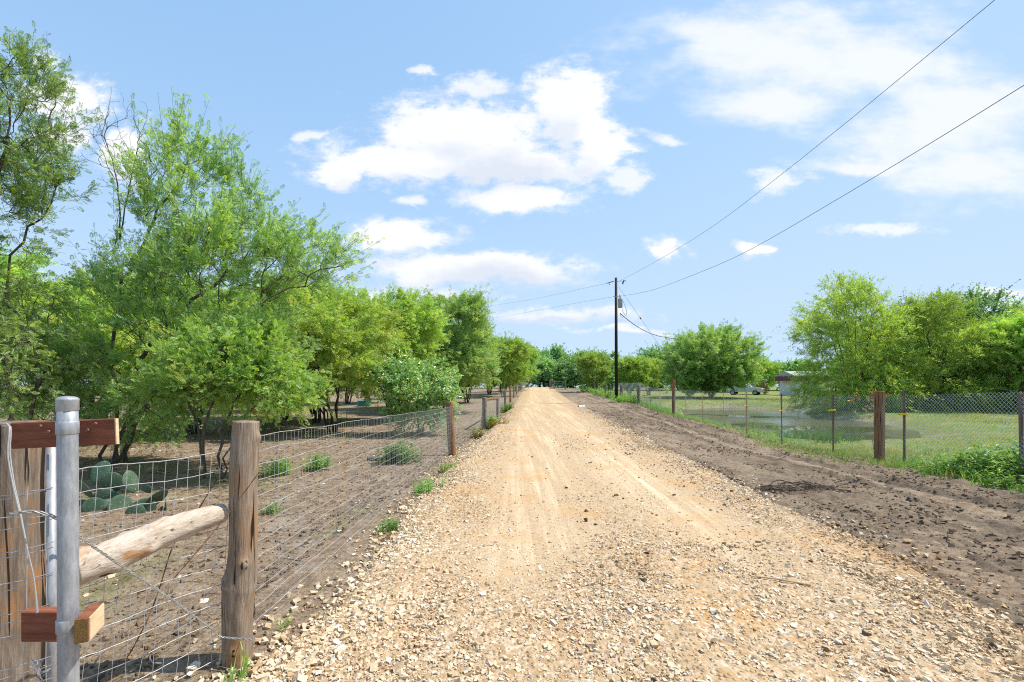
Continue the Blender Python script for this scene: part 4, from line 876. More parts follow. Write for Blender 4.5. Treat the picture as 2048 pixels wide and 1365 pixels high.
POSTS_L = [(10.5, 1.24, .085, 'post_brown'), (17.2, 1.22, .10, 'post_grey'), (23.5, 1.05, .075, 'post_grey'), (29.5, 1.08, .07, 'post_brown'), (36, 1.28, .085, 'post_brown'), (42, 1.2, .07, 'post_brown'), (49, 1.1, .075, 'post_grey'), (54.5, 1.15, .07, 'post_grey'), (60, 1.15, .07, 'post_brown'), (65, 1.2, .075, 'post_grey'), (70, 1.25, .08, 'post_grey')]
def fx(Y): return np.interp(Y, [0, 2.44, 10.5, 17.2], [-1.46, -1.44, -1.40, -1.07]) if np.ndim(Y) == 0 and Y < 17.2 else np.where(np.asarray(Y) < 17.2, np.interp(Y, [0, 2.44, 10.5, 17.2], [-1.46, -1.44, -1.40, -1.07]), -1.9+SL*np.asarray(Y))
def road_fence():
    t = thing('wire_fence', 'long woven wire fence on wooden posts following the left side of the road', 'fence', (-1.4, 10.5, hz(-1.4, 10.5)))
    for i, (Y, h, r, m) in enumerate(POSTS_L):
        X = float(fx(Y)); z = hz(X, Y); lean = .03*rng.normal()
        ln = A3([-.05, 0, 0]) if i == 0 else A3([lean, 0, 0])
        rough_post([A3([X+(.02 if i == 0 else 0), Y, z-.08])-ln*.2, A3([X, Y, z+h*.5])+ln*.4, A3([X, Y, z+h])+ln], [r*1.06, r, r*.95], m, 'post', t, 14, 3, .05, 40+i, .06)
    a = A3([float(fx(17.2)), 17.2, hz(-1.07, 17.2)+1.14]); b = A3([float(fx(23.5)), 23.5, hz(-.75, 23.5)+.95]); rough_post([a, (a+b)/2, b], [.05, .05, .048], 'post_brown', 'brace_rail', t, 10, 2, .05, 77, .15)
    mb = MB(); ys = np.concatenate([np.arange(2.44, 12, .1), np.arange(12, 70.1, .6)]); g = Lv(ys); xs = fx(ys)+.0
    zs = 1.17-np.cumsum([0]+[.083]*4+[.088]*8); zs = zs[zs > .03]
    for i, z in enumerate(zs):
        p = np.stack([xs+.002*rng.normal(size=len(ys)), ys, g+z-.05*smooth(2.4, 10, ys)+.003*rng.normal(size=len(ys))+.004*np.sin(ys*5+i)], -1); wire_line(mb, p, .0018 if i == 0 else .0014, 4)
    st = np.concatenate([np.arange(2.5, 26, .0508), np.arange(26, 70, .15)]); st = st+.004*rng.normal(size=len(st))
    top = Lv(st)+zs[0]-.05*smooth(2.4, 10, st); bot = Lv(st)+zs[-1]-.05*smooth(2.4, 10, st); X = fx(st)
    v, f = segs(np.stack([X, st, top], -1), np.stack([X+.004*rng.normal(size=len(st)), st+.006*rng.normal(size=len(st)), bot], -1), .001, .001, 3); mb.add(v, f)
    mb.build('wire_mesh', M['wire'], t)
road_fence()

def rx(Y): return 6.91+SL*Y
def chain_fence():
    t = thing('chain_link_fence', 'grey chain link fence on mixed posts between the dirt strip and the pond', 'fence', (7.36, 9.1, hz(7.36, 9.1)))
    def post(px, Y, top, r, mat, nm='post', base=None, sq=False):
        X = (px-CX)*Y/F; z0 = hz(X, Y)-.08; zt = at(px, top, Y)[2]
        if sq:
            mb = MB(); Rm = A3(Matrix.Rotation(.25, 3, 'Z')); mb.box((X, Y, (z0+zt)/2), (r*2, r*2, zt-z0), Rm, bev=.006); return mb.build(nm, M[mat], t)
        return rough_post([A3([X+.004, Y, z0]), A3([X+.01*rng.normal(), Y, (z0+zt)/2]), A3([X, Y, zt])], [r, r, r*.95], mat, nm, t, 12, 2, .04, int(px), .07)
    post(1759, 9.1, 783, .065, 'post_brown', sq=True)
    post(1347, 22.6, 760, .085, 'post_brown'); post(1278, 30, 770, .09, 'post_grey'); post(1243, 35.5, 771, .13, 'post_grey'); post(1275, 30.5, 772, .06, 'tpost')
    for px, Y in ((1232, 37.5), (1221, 40.5), (1212, 44), (1204, 47.5), (1196, 51), (1189, 54), (1181, 57)):
        post(px, Y, at(0, 0, 1)[0]*0+773-(hz(rx(Y), Y)+1.2-CZ)*F/Y, .06, 'post_grey')
    # thin stakes carrying yellow insulators
    for px, Y, top, mat, r, tagz in ((2040, 6.47, 788, 'tpost', .020, None), (1807, 8.5, 780, 'tpost', .018, 829), (1665, 10.5, 789, 'tpost', .017, 821), (1562, 12.75, 788, 'tpost', .016, 822), (1493, 14.8, 783, 'stake', .030, 812),
                                     (1447, 17.0, 786, 'stake', .014, 812), (1404, 18.75, 784, 'stake', .016, 811), (1371, 21.0, 786, 'stake', .013, None), (1320, 25.5, 778, 'stake', .015, 795), (1300, 28.0, 774, 'tpost', .014, 793), (1289, 29, 770, 'stake', .013, None)):
        X = (px-CX)*Y/F; z0 = hz(X, Y)-.05; zt = at(px, top, Y)[2]; lx = .012*rng.normal()+.02
        mb = MB(); mb.tube([(X+lx, Y, z0), (X+lx*.5, Y, (z0+zt)/2), (X, Y, zt)], [r, r, r*.95], 6, True)
        if mat == 'tpost': mb.box((X+lx*.5, Y-.006, (z0+zt)/2), (r*.5, r*2.6, zt-z0-.02))
        s = mb.build('stake', M[mat], t)
        if mat == 'tpost':  # pale wood-coloured strip up the right edge of the dark stake
            m2 = MB(); m2.tube([(X+r*.9, Y, z0+.3*(zt-z0)), (X+r*.9-lx*.2, Y, zt+.02)], r*.55, 6, True); m2.build('stake_edge', M['stake'], s)
        if tagz:
            z = at(px, tagz, Y)[2]; m2 = MB(); m2.box((X-.045, Y-.03, z), (.13, .035, .026), None, bev=.004); m2.box((X+.025, Y-.03, z+.004), (.035, .05, .042), None, bev=.004); m2.tube([(X-.105, Y-.03, z), (X-.12, Y-.03, z)], [.02, .016], 8, True); m2.build('insulator', M['yellow'], s)
    # chain link: two families of diagonal wires
    pitch = .062; y0, y1 = 4.2, 40.0; hgt = 1.36; n = int((y1-y0)/pitch); yk = y0+np.arange(n)*pitch
    A = []; B = []; nz = int(hgt/pitch)
    k = np.arange(nz); 
    for par in (0, 1):
        # zigzag vertical wires that hook into their neighbours
        ya = yk[:, None]+np.where((k+par) % 2 == 0, -.5, .5)[None]*pitch; yb = yk[:, None]+np.where((k+par) % 2 == 0, .5, -.5)[None]*pitch
        if par == 1: continue
        za = np.repeat((k*pitch)[None], n, 0); zb = za+pitch
        def pt(y, z):
            top = np.interp(y, [4, 9, 18.7, 21, 22.6, 23.2, 25.5, 28, 30, 36, 40], [1.0, 1.0, .95, .95, 1.0, .96, .9, .94, 1.04, 1.02, 1.0]); g = Rf(y)+.03
            return np.stack([rx(y)+.012*np.sin(z*9+y*3), y, g+z*top+.012*np.sin(y*1.3)], -1)
        A.append(pt(ya, za).reshape(-1, 3)); B.append(pt(yb, zb).reshape(-1, 3))
        A.append(pt(yb+0*ya, za).reshape(-1, 3)[0:0]); B.append(pt(ya, zb).reshape(-1, 3)[0:0])
        # second interleaved wire set, offset half a pitch
        A.append(pt(ya+pitch, zb).reshape(-1, 3)); B.append(pt(yb, za).reshape(-1, 3)) if False else B.append(pt(ya+pitch+(yb-ya), za).reshape(-1, 3))
    A = np.concatenate(A); B = np.concatenate(B); rw = np.interp(A[:, 1], [5, 9, 12, 18, 22, 30], [.0022, .0018, .0012, .0010, .0014, .0015]); v, f = segs(A, B, rw, rw, 3)
    mb = MB(); mb.add(v, f); ys = np.arange(y0, y1, .4)
    mb.build('chain_mesh', M['chain'], t)
chain_fence()

def far_gates():
    # left gate open at the road end and the rail gate on the right
    Y = 66; xL = (1052-CX)*Y/F; t = thing('metal_gate', 'small pale rail gate swung open left of the far end of the road', 'gate', (xL, Y, hz(xL, Y)))
    z = hz(xL, Y); mb = MB()
    for k in range(5): mb.tube([(xL-.6, Y+1, z+.25+.25*k), (xL+.35, Y-1.5, z+.25+.25*k)], .03, 6)
    for p in ((xL-.6, Y+1), (xL+.35, Y-1.5)): mb.tube([(p[0], p[1], z), (p[0], p[1], z+1.3)], .035, 6)
    mb.build('rails', M['galv'], t)
    MB().tube([(xL-.75, Y+1, z-.1), (xL-.75, Y+1, z+1.9)], .08, 8).build('gate_post', M['post_grey'], t)
    Y = 66; x0, x1 = (1104-CX)*Y/F, (1131-CX)*Y/F; z = hz(x0, Y); t = thing('rail_gate', 'dark rail gate between grey posts right of the far end of the road', 'gate', (x0, Y, z))
    for x in (x0-.28, x0, x0+.28, x1): MB().tube([(x, Y, z-.1), (x, Y, z+1.35)], .085, 8).build('gate_post', M['post_grey'], t)
    mb = MB()
    for k in range(4): mb.tube([(x0+.3, Y, z+.35+.25*k), (x1, Y, z+.35+.25*k)], .035, 6)
    mb.build('rails', M['bark_grey'], t)
far_gates()

# ------------------------------------------------------------------ utility pole and cables
def pole():
    Y = 33.0; X = (1232-CX)*Y/F; z0 = hz(X, Y); zt = at(0, 556, Y)[2]; t = thing('utility_pole', 'tall dark creosoted utility pole with a grey transformer', 'pole', (X, Y, z0))
    MB().tube([(X+.03, Y, z0-.1), (X+.015, Y, z0+4), (X, Y, zt)], [.125, .11, .09], 16, True).build('pole', M['creosote'], t, True)
    def p(px, py, y=Y): return at(px, py, y)
    c = p(1240.5, 607, Y-.1); mb = MB(); h = .33
    mb.tube([c+A3([0, 0, -h]), c+A3([0, 0, -h+.02]), c+A3([0, 0, h-.06]), c+A3([0, 0, h]), c+A3([0, 0, h+.03])], [.13, .16, .16, .17, .10], 16, True); tr = mb.build('transformer', M['tank'], t, True)
    mb = MB()
    mb.tube([c+A3([.02, 0, h]), c+A3([-.02, 0, h+.12]), c+A3([-.04, 0, h+.26])], [.035, .045, .03], 8, True); mb.build('bushing', M['porcelain'], tr)
    mb = MB(); mb.tube([p(1232, 563), p(1244, 562.5)], .022, 6); mb.build('bracket', M['tank'], t)
    mb = MB(); a, b = p(1245, 568, Y-.05), p(1248, 561, Y-.05); mb.tube([a, (a+b)/2, b], [.05, .055, .045], 8); mb.tube([b, b+A3([.12, 0, -.03]), b+A3([.1, 0, -.13])], .018, 5); mb.tube([a, a+A3([.1, 0, -.02])], .018, 5); mb.build('cutout', M['porcelain'], t)
    mb = MB(); mb.tube([p(1227, 563), p(1214, 567)], [.035, .03], 6); mb.tube([p(1218, 567.5), p(1219, 570)], .03, 6); mb.build('insulator', M['porcelain'], t)
    mb = MB(); mb.tube([p(1227, 593.5, Y-.1), p(1232, 593.5, Y-.13), p(1237, 593.5, Y-.1)], .03, 6); mb.build('neutral_clamp', M['tank'], t)
    mb = MB(); mb.tube(resample([p(1245, 600), p(1250, 612), p(1253, 622), p(1252, 632), p(1247, 626), p(1244, 618)], .1), .012, 5); mb.tube(resample([p(1240, 627), p(1242, 634), p(1246, 636)], .1), .012, 5); mb.build('jumper_lead', M['darkcable'], t)
    def cable(name, pts, r, label, mat='line', seg=1.2):
        mb = MB(); wire_line(mb, resample(pts, seg), r, 6); return tag(mb.build(name, M[mat]), label, 'cable')
    # wires pass overhead to a pole behind the camera
    def span(A, Bp, sag, k=40):
        tt = np.linspace(0, 1, k)[:, None]; q = A*(1-tt)+Bp*tt; q[:, 2] -= (4*sag*tt*(1-tt))[:, 0]; return q
    A = p(1240, 562); cable('power_line', [A, p(1300, 530, 28.5), p(1420, 457, 21.5), p(1600, 320, 15.5), p(1800, 157, 12), p(1990, 0, 9.9), p(2250, -220, 8.0), p(2900, -780, 5.5)], .0085, 'upper power line running from the pole to the top right', 'line')
    cable('power_line', [p(1238, 593), p(1300, 582, 28.5), p(1400, 545, 22), p(1500, 500, 18), p(1700, 384, 13.2), p(1900, 263, 10.4), p(2048, 171, 9.0), p(2400, -60, 6.9), p(3000, -460, 5.0)], .0095, 'lower power line running from the pole to the right edge', 'line')
    cable('power_line', [p(1214, 567), p(1150, 581, 40), p(1060, 600, 52), p(980, 612, 64), p(860, 628, 85)], .009, 'upper power line leaving the pole to the left', 'line', 4)
    cable('power_line', [p(1227, 594), p(1150, 607, 40), p(1060, 624, 52), p(960, 641, 66), p(860, 655, 85)], .009, 'lower power line leaving the pole to the left', 'line', 4)
    cable('service_cable', [p(1240, 627), p(1262, 645, 36), p(1287, 661, 40), p(1312, 671, 44), p(1336, 676, 48), p(1420, 690, 60)], .028, 'thick dark service cable sagging from the pole into the feathery mesquite', 'darkcable', .8)
    g = [p(1237, 574), p(1281, 637, 33.0), p(1325, 700, 33.0), p(1398, 806, 33.0)]
    g[-1][2] = hz(g[-1][0], 33.0)-.02 if g[-1][2] < hz(g[-1][0], 33.0) else g[-1][2]
    gw = thing('guy_wire', 'straight thin guy wire slanting down to the right from the pole', 'cable', g[0])
    mb = MB(); wire_line(mb, g, .010, 5); mb.build('strand', M['line'], gw)
    q = p(1281, 637, 33.0); MB().tube([q+A3([-.04, 0, .06]), q+A3([.04, 0, -.06])], [.05, .05], 8).build('strain_insulator', M['porcelain'], gw)
pole()

# ------------------------------------------------------------------ car, shed and small things
def car():
    Yc = 63.0; x, y = (1490-CX)*Yc/F, Yc; z = hz(x, y); rz = math.radians(-38)
    t = thing('parked_car', 'dark sport utility car parked under the feathery mesquite beyond the pond', 'car', (x, y, z))
    Rm = A3(Matrix.Rotation(rz, 3, 'Z'))
    # local frame: +x is the nose; profile lofted across the width
    prof = [(-2.2, .45), (-2.25, .75), (-2.2, 1.05), (-1.95, 1.62), (-1.2, 1.72), (.2, 1.70), (.55, 1.58), (1.05, 1.12), (1.75, 1.03), (2.15, .92), (2.25, .70), (2.2, .42)]
    secs = []
    for yy, k in ((-.90, .0), (-.86, .5), (-.62, 1.0), (0, 1.03), (.62, 1.0), (.86, .5), (.90, 0)):
        row = []
        for (a, b) in prof:
            bb = b if b < 1.1 else 1.08+(b-1.08)*(k if abs(yy) > .8 else 1.0)
            row.append([a*(1-.02*abs(yy)), yy, bb*(1 if b > .5 else 1)])
        secs.append(row)
    S = A3(secs); n = len(prof); m = len(S); V = S.reshape(-1, 3)@Rm.T+A3([x, y, z])
    Fq = [[i*n+j, (i+1)*n+j, (i+1)*n+(j+1) % n, i*n+(j+1) % n] for i in range(m-1) for j in range(n)]
    body = obj('body', V, [A3(Fq), ], M['carpaint'], t, None, False)
    cap = MB()
    for i in (0, m-1):
        c = V[i*n:(i+1)*n]; cc = c.mean(0); k = np.arange(n); f = np.stack([k, (k+1) % n, np.full(n, n)], -1); cap.add(np.vstack([c, cc]), f if i else f[:, ::-1])
    cap.build('side_panel', M['carpaint'], t)
    def W(p): return A3(p)@Rm.T+A3([x, y, z])
    def quad(nm, pts, mat): obj(nm, [W(p) for p in pts], [A3([[0, 1, 2, 3]])], M[mat], t)
    quad('windscreen', [(1.08, -.60, 1.14), (1.08, .60, 1.14), (.60, .56, 1.60), (.60, -.56, 1.60)], 'glass')
    for s in (-1, 1):
        pts = [(.95, s*.885, 1.12), (-1.95, s*.885, 1.12), (-1.75, s*.70, 1.60), (.45, s*.70, 1.60)]; quad('side_window', pts if s < 0 else pts[::-1], 'glass')
        MB().box(W((2.22, s*.62, .84)), (.08, .36, .16), Rm, bev=.02).build('headlight', M['lamp'], t)
        for xx in (-1.4, 1.4):
            c0, c1 = W((xx, s*.72, .34)), W((xx, s*.93, .34)); w = MB().tube([c0, c1], .34, 18, True).build('wheel', M['rubber'], t)
            MB().tube([c1, W((xx, s*.94, .34))], .2, 14, True).build('rim', M['silver'], w)
    hood = [(1.10, -.78, 1.135), (2.12, -.74, .955), (2.12, .74, .955), (1.10, .78, 1.135)]; quad('hood', [(a, b, c+.006) for a, b, c in hood], 'silver')
    MB().box(W((2.24, 0, .50)), (.12, 1.6, .16), Rm, bev=.03).build('bumper', M['redplate'], t)
    MB().box(W((2.25, 0, .72)), (.05, .8, .16), Rm, bev=.02).build('grille', M['rubber'], t)
car()
def shed():
    Y = 58.0; x0 = (1596-CX)*Y/F; w, d, hgt = 4.6, 4.0, 2.1; z = hz(x0, Y)-.1; t = thing('shed', 'small white shed with a maroon fascia and pale roof half hidden behind the drooping trees', 'shed', (x0+w/2, Y+d/2, z))
    MB().box((x0+w/2, Y+d/2, z+hgt/2), (w, d, hgt)).build('wall', M['wall_white'], t)
    MB().box((x0+w/2-.1, Y-.35, z+hgt+.22), (w+1.0, .06, .62)).build('fascia', M['maroon'], t)
    MB().box((x0-.62, Y+d/2-.3, z+hgt+.22), (.06, d+.5, .62)).build('fascia', M['maroon'], t)
    V = A3([[x0-.5, Y-.3, z+hgt+.05], [x0+w+.5, Y-.3, z+hgt+.05], [x0+w+.5, Y+d+.3, z+hgt+.05], [x0-.5, Y+d+.3, z+hgt+.05], [x0-.5, Y+d/2, z+hgt+.75], [x0+w+.5, Y+d/2, z+hgt+.75]])
    obj('roof', V+A3([0, 0, .45]), [A3([[0, 1, 5, 4], [2, 3, 4, 5], [0, 3, 2, 1]]), A3([[0, 4, 3], [1, 2, 5]])], M['tin'], t)
    MB().box((x0+2.2, Y-.03, z+1.0), (.95, .05, 1.95)).build('door', M['tank'], t)
shed()
def small_things():
    # cut log in the field
    p = at(750, 928, 9.6); p[2] = hz(p[0], p[1])+.045; a = p+A3([-.16, 0, .0]); b = p+A3([.16, .08, .0]); t = thing('log_piece', 'short pale cut log lying on the soil behind the wire fence', 'log', (p[0], p[1], p[2]-.05))
    rough_post([a, (a+b)/2, b], [.05, .052, .048], 'bark_grey', 'log', t, 14, 2, .04, 91, .03); d = nrm(a-b); MB().tube([a+d*.004, a+d*.006], [.047, .045], 14, True).build('cut_face', M['endgrain'], t)
    # pipe sticking out of the dirt
    p = at(1163, 822, 27.5); p[2] = hz(p[0], p[1])+.09; mb = MB(); mb.tube([p+A3([-.18, -.03, 0]), p+A3([.2, .08, 0.0])], .085, 16, False); mb.tube([p+A3([-.18, -.03, 0]), p+A3([.2, .08, 0])], .07, 16, False); tag(mb.build('culvert_pipe', M['pvc'], None, True), 'white plastic pipe end lying at the right edge of the gravel', 'pipe')
    # stick on the gravel
    a, b = at(1502, 1150, 3.4), at(1622, 1186, 3.25); 
    for q in (a, b): q[2] = float(road_z(A3([q[0]]), A3([q[1]]))[0])+.012
    mb = MB(); mb.tube(resample([a, a*.6+b*.4+A3([0, .015, .004]), b], .05), [.007]*len(resample([a, a*.6+b*.4+A3([0, .015, .004]), b], .05)), 6); tag(mb.build('stick', M['stake']), 'long thin tan stick lying on the gravel at the lower right', 'stick')
    # brush heap on the dirt
    c = at(1612, 992, 6.4); c[2] = float(dirt_z(A3([c[0]]), A3([c[1]]))[0]); n = 260; A = c+A3([.42, .16, .0])*rng.normal(size=(n, 3)).clip(-1.3, 1.3)+A3([0, 0, .02]); A[:, 2] = c[2]+.10*rng.random(n)*np.exp(-((A[:, 0]-c[0])/.4)**2); d = rdir(n)*A3([1, .5, .22]); ln = .10+.22*rng.random(n); v, f = segs(A-d*ln[:, None]*.5, A+d*ln[:, None]*.5, .004, .0025, 4)
    mb = MB(); mb.add(v, f)
    th = np.linspace(1.2, 5.4, 26); mb.tube(np.stack([c[0]-.33+.16*np.cos(th), c[1]+.06*np.sin(th), c[2]+.06+.07*np.sin(th)], -1), .006, 5)
    tag(mb.build('brush_pile', M['bark']), 'small heap of dead twigs and roots lying on the brown dirt strip', 'brush pile')
    # teal tank far back in the field
    for (px, py, Y, w, lab) in ((345, 786, 26, .9, 'teal trough far back in the field, seen left of the corner post'), (728, 788, 33, .9, 'teal trough far back in the field, seen between dark mesquite trunks')):
        p = at(px, py, Y); z = hz(p[0], Y); th = np.arange(20)*2*math.pi/20; mb = MB(); mb.tube([(p[0], Y, z), (p[0], Y, z+.36), (p[0], Y, z+.40)], [w/2, w/2*1.04, w/2*1.08], 24, True)
        t = thing('water_trough', lab, 'trough', (p[0], Y, z)); mb.build('basin', M['teal'], t, False)
    # prickly pear
    b = at(215, 1035, 5.6); b[2] = hz(b[0], 5.6); t = thing('prickly_pear', 'low prickly pear cactus with round grey green pads behind the wire panel', 'cactus', b)
    spots = [(170, 965, .13, 5.6), (190, 1005, .12, 5.5), (225, 950, .11, 5.8), (262, 950, .12, 5.8), (240, 1000, .12, 5.6), (215, 985, .13, 5.7), (285, 1005, .12, 5.5), (312, 985, .13, 5.6), (332, 1000, .085, 5.6), (270, 1015, .10, 5.4), (295, 965, .05, 5.6), (160, 1010, .12, 5.5), (200, 930, .12, 5.9), (140, 940, .12, 5.8)]
    u, vv = np.meshgrid(np.linspace(0, 2*math.pi, 21)[:-1], np.linspace(.04, math.pi-.04, 13)); sph = np.stack([np.sin(vv)*np.cos(u), np.sin(vv)*np.sin(u)*.10, np.cos(vv)], -1).reshape(-1, 3); nr, nc = u.shape; i = np.arange(nr-1)[:, None]*nc+np.arange(nc)[None]; j = np.arange(nr-1)[:, None]*nc+((np.arange(nc)+1) % nc)[None]; Fq = np.stack([i, i+nc, j+nc, j], -1).reshape(-1, 4)
    for (px, py, r, Y) in spots:
        c = at(px, py+14, Y); Rm = A3(Euler((.35*rng.normal(), .5*rng.normal(), .95*rng.normal()+.3)).to_matrix()); r = r*1.15; s = sph*A3([r*.9, r, r*1.08]); s[:, 0] *= 1-.22*np.clip(-s[:, 2]/r, 0, 1); V = s@Rm.T+c; obj('pad', V, [Fq], M['cactus'], t, None, True)
    mb = MB(); mb.tube([b+A3([0, 0, -.05]), b+A3([.0, 0, .12])], [.09, .06], 10); mb.build('stem', M['cactus'], t, True)
small_things()

# ------------------------------------------------------------------ low plants
def tmpl_tuft(n=7, h=1.0, lean=.5, w=.03):
    V = []; Fq = []; Ft = []; r = np.random.default_rng(5)
    for k in range(n):
        a = r.random()*6.28; d = A3([math.cos(a), math.sin(a), 0]); s = A3([-d[1], d[0], 0])*w*.5; hh = h*(.55+.45*r.random()); l = lean*(.3+.7*r.random()); b = len(V)
        V += list(A3([d*.03+s, d*.03-s, d*(.03+l*.35*hh)+s*.8+A3([0, 0, hh*.6]), d*(.03+l*.35*hh)-s*.8+A3([0, 0, hh*.6]), d*(.03+l*hh)+A3([0, 0, hh*.92])])); Fq.append([b, b+1, b+3, b+2]); Ft.append([b+2, b+3, b+4])
    return A3(V), [A3(Fq), A3(Ft)]
def tmpl_weed(nl=12, h=1.0, lw=.5, seed=1, ll=.34):
    V = []; Ft = []; r = np.random.default_rng(seed); lv, lf = tmpl_leaf(lw)
    for k in range(nl):
        z = h*(.1+.9*k/nl); a = k*2.4+r.random(); e = .1+.7*r.random(); X = A3([math.cos(a), math.sin(a), e]); Z = A3([-math.cos(a)*e, -math.sin(a)*e, 1.]); v, f = inst(lv, lf, [A3([.05*math.sin(k), .05*math.cos(k), z])], X[None], Z[None], A3([ll*(1.1-.5*k/nl)])); Ft.append(f[0]+len(V)); V += list(v)
    b = len(V); V += [A3([.012, 0, 0]), A3([-.012, .01, 0]), A3([0, 0, h])]; Ft.append(A3([[b, b+1, b+2]])); return A3(V), [np.concatenate(Ft)]
def strew(name, pts, size, tmpl, mat, label, cat, t0=.5, tv=.2, kind='stuff', parent=None):
    n = len(pts); a = rng.random(n)*6.28; X = np.stack([np.cos(a), np.sin(a), .0*a], -1)+.12*rng.normal(size=(n, 3)); Z = A3([[0, 0, 1.]])+.18*rng.normal(size=(n, 3)); sc = size[:, None]*(1+.15*rng.normal(size=(n, 3)))
    Xx = nrm(X-Z*np.sum(X*Z, 1, keepdims=True)/np.sum(Z*Z, 1, keepdims=True)); v, f = inst(tmpl[0], tmpl[1], pts, Xx, Z, sc); t = np.clip(t0+tv*rng.normal(size=n), 0, 1)
    if not hasattr(t0, '__len__'): pass
    o = obj(name, v, f, M[mat], parent, np.repeat(t, len(tmpl[0])), False, org=np.zeros(3) if kind else None); return tag(o, label, cat, kind=kind)
def plants():
    T = tmpl_tuft(8, 1, .55, .035); T2 = tmpl_tuft(6, 1, .8, .05)
    # short field grass right of the chain link
    n = 120000; Y = 4.5+44*rng.random(n)**1.7; u = 6.5+30*rng.random(n)**1.6; X = u+SL*Y; d = pond_sdf(X, Y); den = fbm(np.stack([X*.5, Y*.5], -1), 3, 101); k = (d > .5+1.2*rng.random(n)) & (den > .26+.25*rng.random(n)) & ((u > 7) | (rng.random(n) < .25)); X, Y, den = X[k], Y[k], den[k]
    g = fbm(np.stack([X*.28, Y*.28], -1), 3, 102); p = np.stack([X, Y, height(X, Y)+rough_h(X, Y)-.01], -1); strew('field_grass', p, (.07+.09*rng.random(len(p)))*(.35+.65*smooth(1.5, 5, pond_sdf(p[:, 0], p[:, 1]))), T, 'grass', 'short yellow green grass growing in the field around the pond', 'grass', np.clip(.80-.75*smooth(.36, .60, g), .05, .9), .16)
    # taller green grass at the fence foot, verge and pond bank
    P = []; S = []
    n = 9000; Y = 4.5+52*rng.random(n)**1.15; u = 6.95+.35*rng.normal(size=n)+.1; k = (fbm(np.stack([Y*.8, 0*Y], -1), 3, 103) > .40) & ~((Y > 8.6) & (Y < 10.0) & (u < 7.0)); Y, u = Y[k], u[k]; X = u+SL*Y; P.append(np.stack([X, Y, height(X, Y)-.01], -1)); S.append((.10+.22*rng.random(len(X)))*np.interp(Y, [4, 9, 11, 19, 24, 30], [.7, .7, .30, .30, .6, 1.2]))
    n = 5000; t = rng.random(n)*len(POND); i = t.astype(int); f = (t-i)[:, None]; q = POND[i]*(1-f)+POND[(i+1) % len(POND)]*f; c = POND.mean(0); q = q+nrm(q-c)*(1.0+.5*rng.normal(size=(n, 1))); k = fbm(q*.4, 3, 104) > .42; q = q[k]; P.append(np.stack([q[:, 0], q[:, 1], height(q[:, 0], q[:, 1])-.01], -1)); S.append(.03+.05*rng.random(len(q))+.12*rng.random(len(q))*smooth(22, 30, q[:, 1]))
    p = np.concatenate(P); strew('verge_grass', p, np.concatenate(S), T, 'weed', 'lush green grass along the foot of the chain link fence and the pond bank', 'grass', .5, .22)
    n = 5200; Y = 6+34*rng.random(n)**1.4; u = 7.6+24*rng.random(n)**1.3; X = u+SL*Y; k = (fbm(np.stack([X*.22, Y*.22], -1), 3, 115) > .50+.1*rng.random(n)) & (pond_sdf(X, Y) > 1.0); X, Y = X[k], Y[k]
    strew('field_weeds', np.stack([X, Y, height(X, Y)], -1), .06+.16*rng.random(len(X))**1.5, tmpl_weed(10, 1.0, .4, 6, .34), 'weed', 'patches of fresh green weeds in the grass around the pond', 'weeds', .6, .2)
    # reeds just behind the fence
    n = 260; Y = 12.5+2.5*rng.random(n); u = 7.9+1.2*rng.random(n); X = u+SL*Y; p = np.stack([X, Y, height(X, Y)-.02], -1); strew('reeds', p,   .22+.3*rng.random(n), tmpl_tuft(9, 1, .3, .014), 'weed', 'fine dark green reeds between the chain link fence and the pond', 'reeds', .18, .12)
    # leafy weeds by the near right fence
    P = []; S = []
    n = 620; Y = 5.0+3.4*rng.random(n); u = 6.0+1.7*rng.random(n)+.18*(Y-5.5); k = u+.5*rng.normal(size=n)*.3 > 6.25+.12*(Y-5); Y, u = Y[k], u[k]; X = u+SL*Y; P.append(np.stack([X, Y, height(X, Y)-.01], -1)); S.append((.10+.45*smooth(6.2, 7.2, u)*(.4+.6*rng.random(len(u))))*smooth(9, 6.8, Y)+.06)
    n = 700; Y = 12+16*rng.random(n); u = 6.7+.8*rng.random(n)-.15; X = u+SL*Y; P.append(np.stack([X, Y, height(X, Y)-.01], -1)); S.append(.06+.12*rng.random(n))
    n = 260; Y = 30+25*rng.random(n); u = 6.3+1.0*rng.random(n); X = u+SL*Y; P.append(np.stack([X, Y, height(X, Y)-.01], -1)); S.append(.3+.4*rng.random(n))
    p = np.concatenate(P); strew('weeds', p, np.concatenate(S), tmpl_weed(16, 1.0, .42, 3, .36), 'weed', 'bright leafy weeds crowding the foot of the chain link fence', 'weeds', .72, .2)
    # sparse dried grass on the dirt by the fence post
    n = 1400; Y = 8.5+6*rng.random(n); X = 5.6+SL*Y+.9*rng.random(n); k = fbm(np.stack([X*1.2, Y*1.2], -1), 2, 107) > .5; X, Y = X[k], Y[k]; strew('sparse_grass', np.stack([X, Y, dirt_z(X, Y)-.005], -1), .04+.05*rng.random(len(X)), T2, 'grass', 'thin flattened grass on the dirt left of the brown fence post', 'grass', .5, .15)
    # undergrowth in the field
    n = 420; Y = 12+30*rng.random(n); X = -2.5+SL*Y-16*rng.random(n); k = fbm(np.stack([X*.35, Y*.35], -1), 2, 108) > .52; X, Y = X[k], Y[k]; strew('undergrowth', np.stack([X, Y, height(X, Y)], -1), .15+.3*rng.random(len(X)), tmpl_weed(12, 1., .4, 9, .3), 'weed', 'scattered green seedlings under the mesquite trees', 'undergrowth', .4, .2)
    # individual clumps along the left fence
    W = tmpl_weed(13, 1.0, .45, 4, .34)
